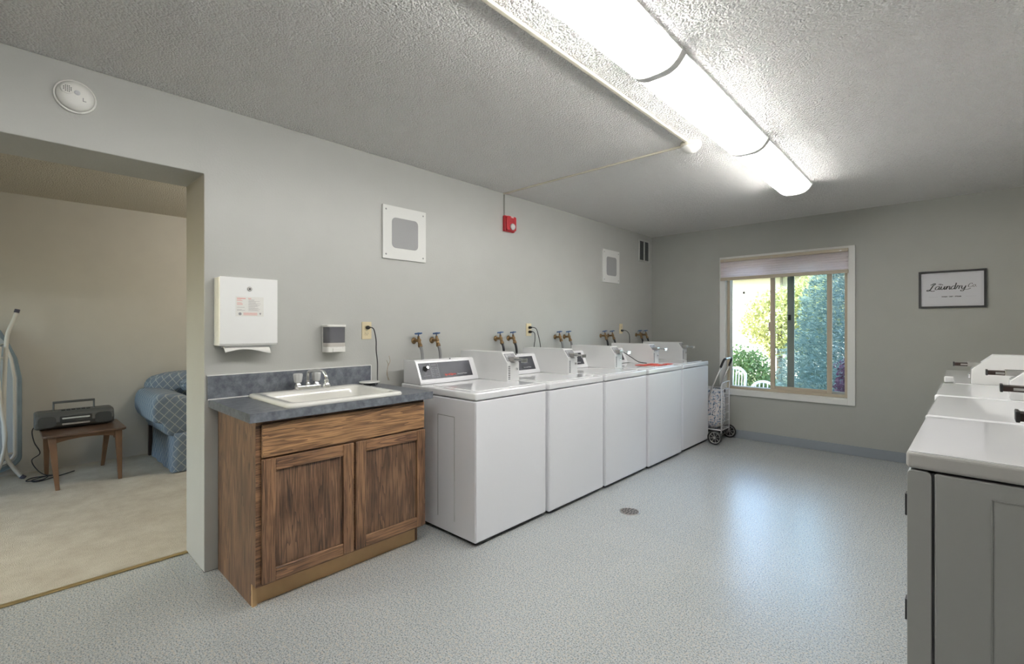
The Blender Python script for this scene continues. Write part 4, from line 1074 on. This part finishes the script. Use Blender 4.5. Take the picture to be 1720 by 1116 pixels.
# ================================================================ LOUNGE BEYOND THE OPENING
# small wooden table
t = thing('side_table', 'small dark walnut side table standing on the beige carpet', 'table', (-2.58, .46, 0))
TZ = .43
pts = [(p[0], p[1]) for p in rr2(-2.86, -2.30, .205, .722, .045)]
MB().prism(pts, 2, TZ-.020, TZ).build('tabletop', WALNUT, t, bevel=.006, seg=3)
def arch(fixed, axis, a0, a1):
    # apron board with an arched lower edge
    n = 14; poly = [(a0, TZ-.021), (a1, TZ-.021)]
    for i in range(n+1):
        u = i/n; poly.append((a1+(a0-a1)*u, TZ-.085 + .040*math.sin(PI*u)**.5))
    return MB().prism(poly, axis, fixed-.009, fixed+.009)
arch(-2.355, 0, .268, .670).build('apron', WALNUTLIGHT, t); arch(-2.80, 0, .250, .655).build('apron', WALNUTLIGHT, t)
arch(.275, 1, -2.80, -2.355).build('apron', WALNUTLIGHT, t); arch(.648, 1, -2.80, -2.355).build('apron', WALNUTLIGHT, t)
for (tx, ty, bx2, by2) in ((-2.350,.262,-2.275,.290),(-2.350,.668,-2.285,.672),(-2.805,.250,-2.885,.255),(-2.805,.655,-2.895,.625)):
    l = MB(); a = .024; c = .013
    l.add([(tx-a,ty-a,TZ-.021),(tx+a,ty-a,TZ-.021),(tx+a,ty+a,TZ-.021),(tx-a,ty+a,TZ-.021),(bx2-c,by2-c,.004),(bx2+c,by2-c,.004),(bx2+c,by2+c,.004),(bx2-c,by2+c,.004)],
          [(0,1,2,3),(7,6,5,4),(0,4,5,1),(1,5,6,2),(2,6,7,3),(3,7,4,0)])
    l.build('leg', WALNUTLIGHT, t, bevel=.003)

# portable stereo
t = thing('portable_stereo', 'grey portable cassette stereo with its handle up on the side table', 'stereo', (-2.68, .43, TZ))
bz0 = TZ+.001
prof = [(-2.80,bz0+.012),(-2.79,bz0+.004),(-2.625,bz0+.004),(-2.60,bz0+.025),(-2.595,bz0+.06),(-2.61,bz0+.118),(-2.65,bz0+.142),(-2.77,bz0+.145),(-2.80,bz0+.13)]
bo = MB(); m = MB()
# body with rounded ends: rounded in plan by tapering slices
ys = [(.172,.80),(.178,.93),(.195,1.0),(.65,1.0),(.668,.93),(.674,.80)]
cxm, czm = -2.70, bz0+.072; n = len(prof)
for y, s_ in ys:
    for p in prof: m.v.append((cxm+(p[0]-cxm)*(.6+.4*s_), y, czm+(p[1]-czm)*s_))
for a in range(len(ys)-1):
    for i in range(n):
        j = (i+1) % n; m.f.append((a*n+i, a*n+j, (a+1)*n+j, (a+1)*n+i)); m.sm.append(False)
m.f.append(tuple(range(n-1,-1,-1))); m.sm.append(False); m.f.append(tuple(range((len(ys)-1)*n, len(ys)*n))); m.sm.append(False)
bo = m.build('stereo_body', BOOMGREY, t, bevel=.008, seg=3)
for yy in (.245, .600):
    MB().rrect(0, -2.606, -2.592, yy-.055, yy+.055, bz0+.022, bz0+.112, .03).build('speaker_grille', mat('speaker_mesh', (.055,.057,.052), .6, bump=(400,.8,.003)), t)
MB().rrect(0, -2.604, -2.586, .322, .525, bz0+.055, bz0+.108, .008).build('cassette_door', BOOMDARK, t, bevel=.003)
MB().rrect(0, -2.6, -2.580, .335, .51, bz0+.034, bz0+.047, .005).build('tuner_strip', STEEL, t)
MB().rrect(0, -2.588, -2.583, .335, .51, bz0+.082, bz0+.095, .005).build('chrome_trim', CHROME, t)
for i in range(6): box(-2.70, -2.665, .335+i*.032, .360+i*.032, bz0+.140, bz0+.152).build('button', BOOMDARK, t, bevel=.003)
h = MB(); hx = -2.715
h.tube([(hx,.290,bz0+.115),(hx,.290,bz0+.212)], .007, 8).tube([(hx,.548,bz0+.115),(hx,.548,bz0+.212)], .007, 8); h.box(hx-.012,hx+.012,.284,.554,bz0+.203,bz0+.222)
h.build('carry_handle', BOOMGREY, t, bevel=.003)
o = MB().tube(smooth_path([(-2.815,.200,bz0+.03),(-2.885,.168,.40),(-2.88,.180,.30),(-2.885,.215,.20),(-2.87,.165,.15),(-2.86,.20,.06),(-2.84,.25,.012),(-2.80,.30,.009),(-2.83,.17,.009),(-2.74,.13,.009),(-2.70,.22,.009),(-2.80,.26,.013),(-2.72,.16,.013),(-2.66,.20,.009),(-2.78,.36,.009),(-2.84,.43,.009)],8), .0042, 8).build('stereo_cord', BLACKRUB, base=(-2.85,.2,.01))
tag(o, 'black stereo cord hanging to the carpet and coiled by the table leg', 'cord')

# ironing board folded against the wall
t = thing('ironing_board', 'folded ironing board with blue cover and white tube legs against the lounge wall', 'ironing board', (-2.93, -.11, 0))
def outline(cy, hw, z0, z1, k=18):
    pts = []
    for i in range(k+1):                      # rounded lower end
        a = PI + PI*i/k; pts.append((cy+hw*math.cos(a), z0+hw*.62+hw*.62*math.sin(a)))
    pts += [(cy+hw, z0+.5), (cy+hw, .85), (cy+hw*.86, 1.02), (cy+hw*.62, 1.15), (cy+hw*.35, z1-.03), (cy, z1), (cy-hw*.35, z1-.03), (cy-hw*.62, 1.15), (cy-hw*.86, 1.02), (cy-hw, .85), (cy-hw, z0+.5)]
    return pts
LEAN = Matrix.Translation((-2.93,0,0)) @ Matrix.Rotation(math.radians(-3.2), 4, 'Y')
g = MB(); g.prism(outline(-.085,.195,.06,1.30), 0, -.055, -.020); g.xf(LEAN); g.build('padded_cover', CUSHIONBLUE, t, bevel=.012, seg=3)
g = MB(); g.prism(outline(-.085,.168,.10,1.24), 0, -.018, -.010); g.xf(LEAN); g.build('metal_deck', mat('deck_pale_metal', (.42,.46,.48), .4, metal=.3), t)
TUBEW = mat('cream_tube', (.66,.64,.58), .35)
g = MB(); rim = [(.004, p[0], p[1]) for p in outline(-.085,.150,.13,1.16)]
g.tube(rim, .011, 10, closed=True); g.tube([(.004,-.22,1.03),(.004,.05,1.03)], .008, 8); g.tube([(.004,-.22,.22),(.004,.06,.22)], .008, 8)
g.xf(LEAN); g.build('underframe', TUBEW, t)
g = MB(); g.tube(smooth_path([(.045,.080,1.425),(.045,.060,1.345),(.045,.030,1.25),(.045,.018,1.15),(.045,.006,.80),(.045,.004,.45),(.045,.015,.22),(.045,.050,.12),(.045,.095,.035),(.045,.113,.012)],6), .0145, 12)
g.xf(LEAN); g.build('leg', TUBEW, t)
g = MB(); g.tube(smooth_path([(.07,-.02,1.12),(.07,-.03,.9),(.07,-.01,.6),(.07,.012,.35),(.07,-.03,.10),(.07,-.08,.03)],6), .013, 12)
g.xf(LEAN); g.build('leg', TUBEW, t)
for a_, c_ in (((.045,.076,1.408),(.045,.083,1.437)), ((.045,.100,.026),(.045,.125,.004))): MB().cyl(a_, c_, .0175, n=14).xf(LEAN).build('end_cap', mat('cap_grey', (.07,.07,.10), .5), t)

# armchair, plaid slipcover
t = thing('slipcovered_armchair', 'blue plaid slipcovered armchair partly hidden behind the opening jamb', 'armchair', (-2.55, 1.5, 0))
def loft(sections, closed_ends=True):
    m = MB(); n = len(sections[0])
    for s_ in sections: m.v += s_
    for a in range(len(sections)-1):
        for i in range(n):
            j = (i+1) % n; m.f.append((a*n+i, a*n+j, (a+1)*n+j, (a+1)*n+i)); m.sm.append(True)
    m.f.append(tuple(range(n-1,-1,-1))); m.sm.append(False); m.f.append(tuple(range((len(sections)-1)*n, len(sections)*n))); m.sm.append(False)
    return m
# arm: a fat roll over a box; section in (y,z), swept along x
def arm(y_in, sgn, name):
    secs = []
    base_ = [(.0,.10,.40),(.0,.10,.40)]
    pts = []
    for i in range(17):
        a = -PI*.60 + (PI*1.62)*i/16
        pts.append((.02 - .165*math.sin(a)*1.0, .575 + .115*math.cos(a)))
    # outline: y measured outwards from the inner face
    prof_ = [(-.15,.30)] + [(-.16,.50),(-.14,.62),(-.06,.685),(.10,.70),(.14,.685),(.172,.64),(.182,.57),(.178,.50),(.168,.452),(.14,.44),(.11,.44),(.09,.40),(.08,.30)]
    for x, s_ in ((-3.02,.90),(-2.95,1.0),(-2.6,1.02),(-2.3,1.03),(-2.20,1.0),(-2.165,.95),(-2.15,.85)):
        sec = []
        for (yy, zz) in prof_:
            y2 = .09+(yy-.09)*s_; z2 = .50+(zz-.50)*s_ + .01*math.sin(x*9+yy*20)
            sec.append((x, y_in + sgn*(-y2), z2))
        secs.append(sec)
    m = loft(secs); return m
arm(1.045, 1, 'arm').build('arm', PLAID, t, subsurf=1)
arm(1.96, -1, 'arm').build('arm', PLAID, t, subsurf=1)
lumpy(-2.56, 1.50, .34, .44, .43, .10, .02, 1, power=7).build('seat_base', PLAID, t)
lumpy(-2.50, 1.50, .47, .36, .395, .085, .03, 5, power=6).build('seat_cushion', PLAID, t)
lumpy(-2.925, 1.50, .55, .135, .55, .285, .03, 8, power=5).build('back', PLAID, t)
lumpy(-2.62, 1.31, .72, .14, .13, .06, .12, 11, power=3).build('back_pillow', PLAID, t)
# skirt
sk = MB(); n = 26; prof_top = []; P_ = []
def sk_side(p0, p1, k):
    for i in range(k): P_.append((p0[0]+(p1[0]-p0[0])*i/k, p0[1]+(p1[1]-p0[1])*i/k))
sk_side((-2.13,1.02),(-2.13,1.98),24); sk_side((-2.13,1.98),(-3.0,1.98),12); sk_side((-3.0,1.98),(-3.0,1.02),12); sk_side((-3.0,1.02),(-2.13,1.02),20)
cx_, cy_ = -2.56, 1.5; nP = len(P_)
for zz, s_, am in ((.345,.985,0),(.30,.99,.002),(.16,1.015,.008),(.012,1.035,.014)):
    for i, (px, py) in enumerate(P_):
        q = am*math.sin(i*1.15); sk.v.append((cx_+(px-cx_)*(s_+q), cy_+(py-cy_)*(s_+q), zz))
for a in range(3):
    for i in range(nP):
        j = (i+1) % nP; sk.f.append((a*nP+i, a*nP+j, (a+1)*nP+j, (a+1)*nP+i)); sk.sm.append(True)
sk.f.append(tuple(range(nP))); sk.sm.append(False)
sk.build('skirt', PLAID, t)
box(-3.03, -2.985, .985, 1.015, .004, .45).build('rear_leg', DARKWOOD, t, bevel=.004)

# globe lamp added out of view to brighten the lounge
t = thing('added_lounge_light', 'added fill lamp on the lounge ceiling, out of view', 'ceiling light', (-1.6, 2.0, CH-.012))
MB().lathe((-1.6,2.0,CH-.012),(0,0,-1),[(0,.09),(.03,.08),(.035,.05)]).build('ceiling_canopy', BRASS, t)
MB().sphere((-1.6,2.0,CH-.155),.125,24,14).build('globe', FILLGLOW, t)

# ================================================================ OUTDOORS
struct(box(-14, 14, BY+.16, 24, -.40, -.20).build('ground', LAWN))
o = box(-3.0, 4.0, BY+.17, 7.9, -.20, -.185).build('patio_slab', CONCRETE, base=(.5,7.2,-.2)); tag(o, 'pale concrete patio outside the window', 'patio')
rnd = random.Random(11)
def leaves(mb, c, R, n, size, shape, seed, elong=1.0, droop=0):
    r_ = random.Random(seed)
    for _ in range(n):
        d = Vector((r_.gauss(0,1), r_.gauss(0,1), r_.gauss(0,1))).normalized()
        rad = (.62+.42*r_.random()) * (1+.22*noise.noise(d*2.3+Vector((seed,0,0))))
        p = Vector((c[0]+d.x*R[0]*rad, c[1]+d.y*R[1]*rad, c[2]+d.z*R[2]*rad))
        s_ = size*r_.uniform(.6,1.4); u = Vector((r_.gauss(0,1), r_.gauss(0,1), r_.gauss(0,1)-droop)).normalized(); v = u.orthogonal().normalized()
        v = (v*math.cos(r_.random()*6.3) + u.cross(v)*math.sin(r_.random()*6.3)); k = len(mb.v)
        mb.v += [tuple(p-u*s_*elong), tuple(p+v*s_*.42), tuple(p+u*s_*elong), tuple(p-v*s_*.42)]
        mb.f.append((k,k+1,k+2,k+3)); mb.sm.append(False)
# blue spruce: tiered branches
t = thing('spruce_tree', 'blue-green spruce filling the right side of the window', 'tree', (1.80, 10.3, -.2))
MB().cyl((1.80,10.3,-.2),(1.80,10.3,3.9),.11,.03,12).build('trunk', BARK, t)
sp_ = MB(); r_ = random.Random(5)
for i in range(270):
    z = -.12 + 3.9*(i/270)**1.35; Rr = 1.5*(1-((z+.3)/4.1))**.8 + .12; a = i*2.399
    for q in range(235):
        u = r_.random()**.45; rr = Rr*u*(1+.18*noise.noise(Vector((a, z*2, 3)))); aa = a + r_.gauss(0,.11)
        p = Vector((1.80+math.cos(aa)*rr, 10.3+math.sin(aa)*rr, z - .12*u*u + r_.gauss(0,.045) + .10*u))
        d = Vector((math.cos(aa)+r_.gauss(0,.5), math.sin(aa)+r_.gauss(0,.5), r_.gauss(.15,.5))).normalized(); s_ = r_.uniform(.03,.06)
        v = d.orthogonal().normalized()*s_*.16; k = len(sp_.v)
        sp_.v += [tuple(p-d*s_), tuple(p+v), tuple(p+d*s_), tuple(p-v)]; sp_.f.append((k,k+1,k+2,k+3)); sp_.sm.append(False)
sp_.build('foliage', LEAF_SPRUCE, t)
t = thing('backing_hedge', 'dark green hedge added as backing behind the blue-green spruce', 'hedge', (.9, 14.5, -.2))  # added to cover the bright background seen through the spruce
MB().box(0, 1.9, 14.45, 14.55, -.2, .2).build('trunk_row', BARK, t)
g = MB(); leaves(g, (.9,14.5,.35), (1.25,.35,1.05), 8000, .05, 0, 14); g.build('foliage', LEAF_HEDGE, t)
t = thing('yellow_green_tree', 'sunlit yellow-green leafy tree seen through the left window light', 'tree', (-.11, 12.6, -.2))
MB().cyl((-.11,12.6,-.2),(-.11,12.6,1.5),.07,.04,10).build('trunk', BARK, t)
g = MB(); leaves(g, (-.08,12.6,1.39), (.88,.6,.80), 8500, .040, 0, 3); leaves(g, (.55,13.0,1.72), (.70,.6,.78), 6500, .040, 0, 4); g.build('foliage', LEAF_YELLOW, t)
t = thing('garden_shrub', 'rounded green shrub low outside the left side of the window', 'shrub', (.38, 8.3, -.2))
MB().cyl((.38,8.3,-.2),(.38,8.3,.3),.04,.02,8).build('trunk', BARK, t)
g = MB(); leaves(g, (.38,8.3,.36), (.46,.36,.60), 8500, .028, 0, 6); g.build('foliage', LEAF_GREEN, t)
t = thing('garden_shrub', 'dark purple-leaved shrub at the lower right edge of the window', 'shrub', (2.02, 7.25, -.2))
MB().cyl((2.02,7.25,-.2),(2.02,7.25,.5),.03,.02,8).build('trunk', BARK, t)
g = MB(); leaves(g, (2.06,7.25,.42), (.30,.3,.58), 4200, .026, 0, 9); g.build('foliage', LEAF_PURPLE, t)
# neighbour house
t = thing('neighbouring_house', 'sunlit white house with lap siding beyond the garden', 'house', (-1.5, 15.5, -.2))
w = MB(); w.box(-9, 7, 15.5, 16.5, -.2, 3.0)
z = -.2
while z < 2.95: w.prism([(15.47, z), (15.5, z+.14), (15.5, z)], 0, -9, 7); z += .145
w.build('siding_wall', SIDING, t)
MB().prism([(14.7,2.75),(14.7,2.88),(17.5,3.9),(17.5,3.0)], 0, -9.5, 7.5).build('roof', ROOFDARK, t)
wf = MB(); 
for (a0,a1) in ((-1.72,-1.02),): 
    fo = MB().box(a0-.06,a0,15.42,15.47,1.28,2.36).box(a1,a1+.06,15.42,15.47,1.28,2.36).box(a0-.06,a1+.06,15.42,15.47,2.30,2.36).box(a0-.06,a1+.06,15.42,15.47,1.22,1.28).box((a0+a1)/2-.02,(a0+a1)/2+.02,15.42,15.47,1.28,2.30).build('window', ROOFDARK, t)
    box(a0,a1,15.44,15.466,1.28,2.30).build('pane', mat('house_pane', (.62,.66,.66), .2), fo)
MB().tube([(-.72,15.40,2.75),(-.72,15.40,.0)], .035, 8).build('downpipe', ROOFDARK, t)
# white garden chairs
def garden_chair(cx, cy, hw, top, label):
    t = thing('garden_chair', label, 'chair', (cx, cy, -.185), 'white resin garden chairs')
    for sx in (-1, 1):
        for dy in (0, -.42): MB().tube([(cx+sx*hw*.85,cy+dy,.23),(cx+sx*hw*.95,cy+dy+(.05 if dy==0 else -.03),-.183)], .018, 8).build('leg', RESIN, t)
    MB().rrect(2, .21, .235, cx-hw, cx+hw, cy-.45, cy+.02, .06).build('seat', RESIN, t, bevel=.006)
    arc = [(cx-hw,cy,.22)] + [(cx-hw*math.cos(PI*i/14), cy+.06, top-hw*.9+hw*.9*math.sin(PI*i/14)) for i in range(15)] + [(cx+hw,cy,.22)]
    MB().tube(arc, .020, 10).build('back_hoop', RESIN, t)
    g = MB()
    for i in range(-2, 3): g.tube([(cx+i*hw*.32,cy+.01,.23),(cx+i*hw*.32,cy+.06,top-hw*.9+hw*.9*math.sqrt(max(0,1-(i*.32)**2)))], .009, 6)
    g.build('back_slats', RESIN, t)
garden_chair(.48, 7.55, .13, .66, 'white garden chair with a tall arched back outside the window, left one')
garden_chair(.86, 7.55, .17, .48, 'white garden chair with a low rounded back outside the window, right one')
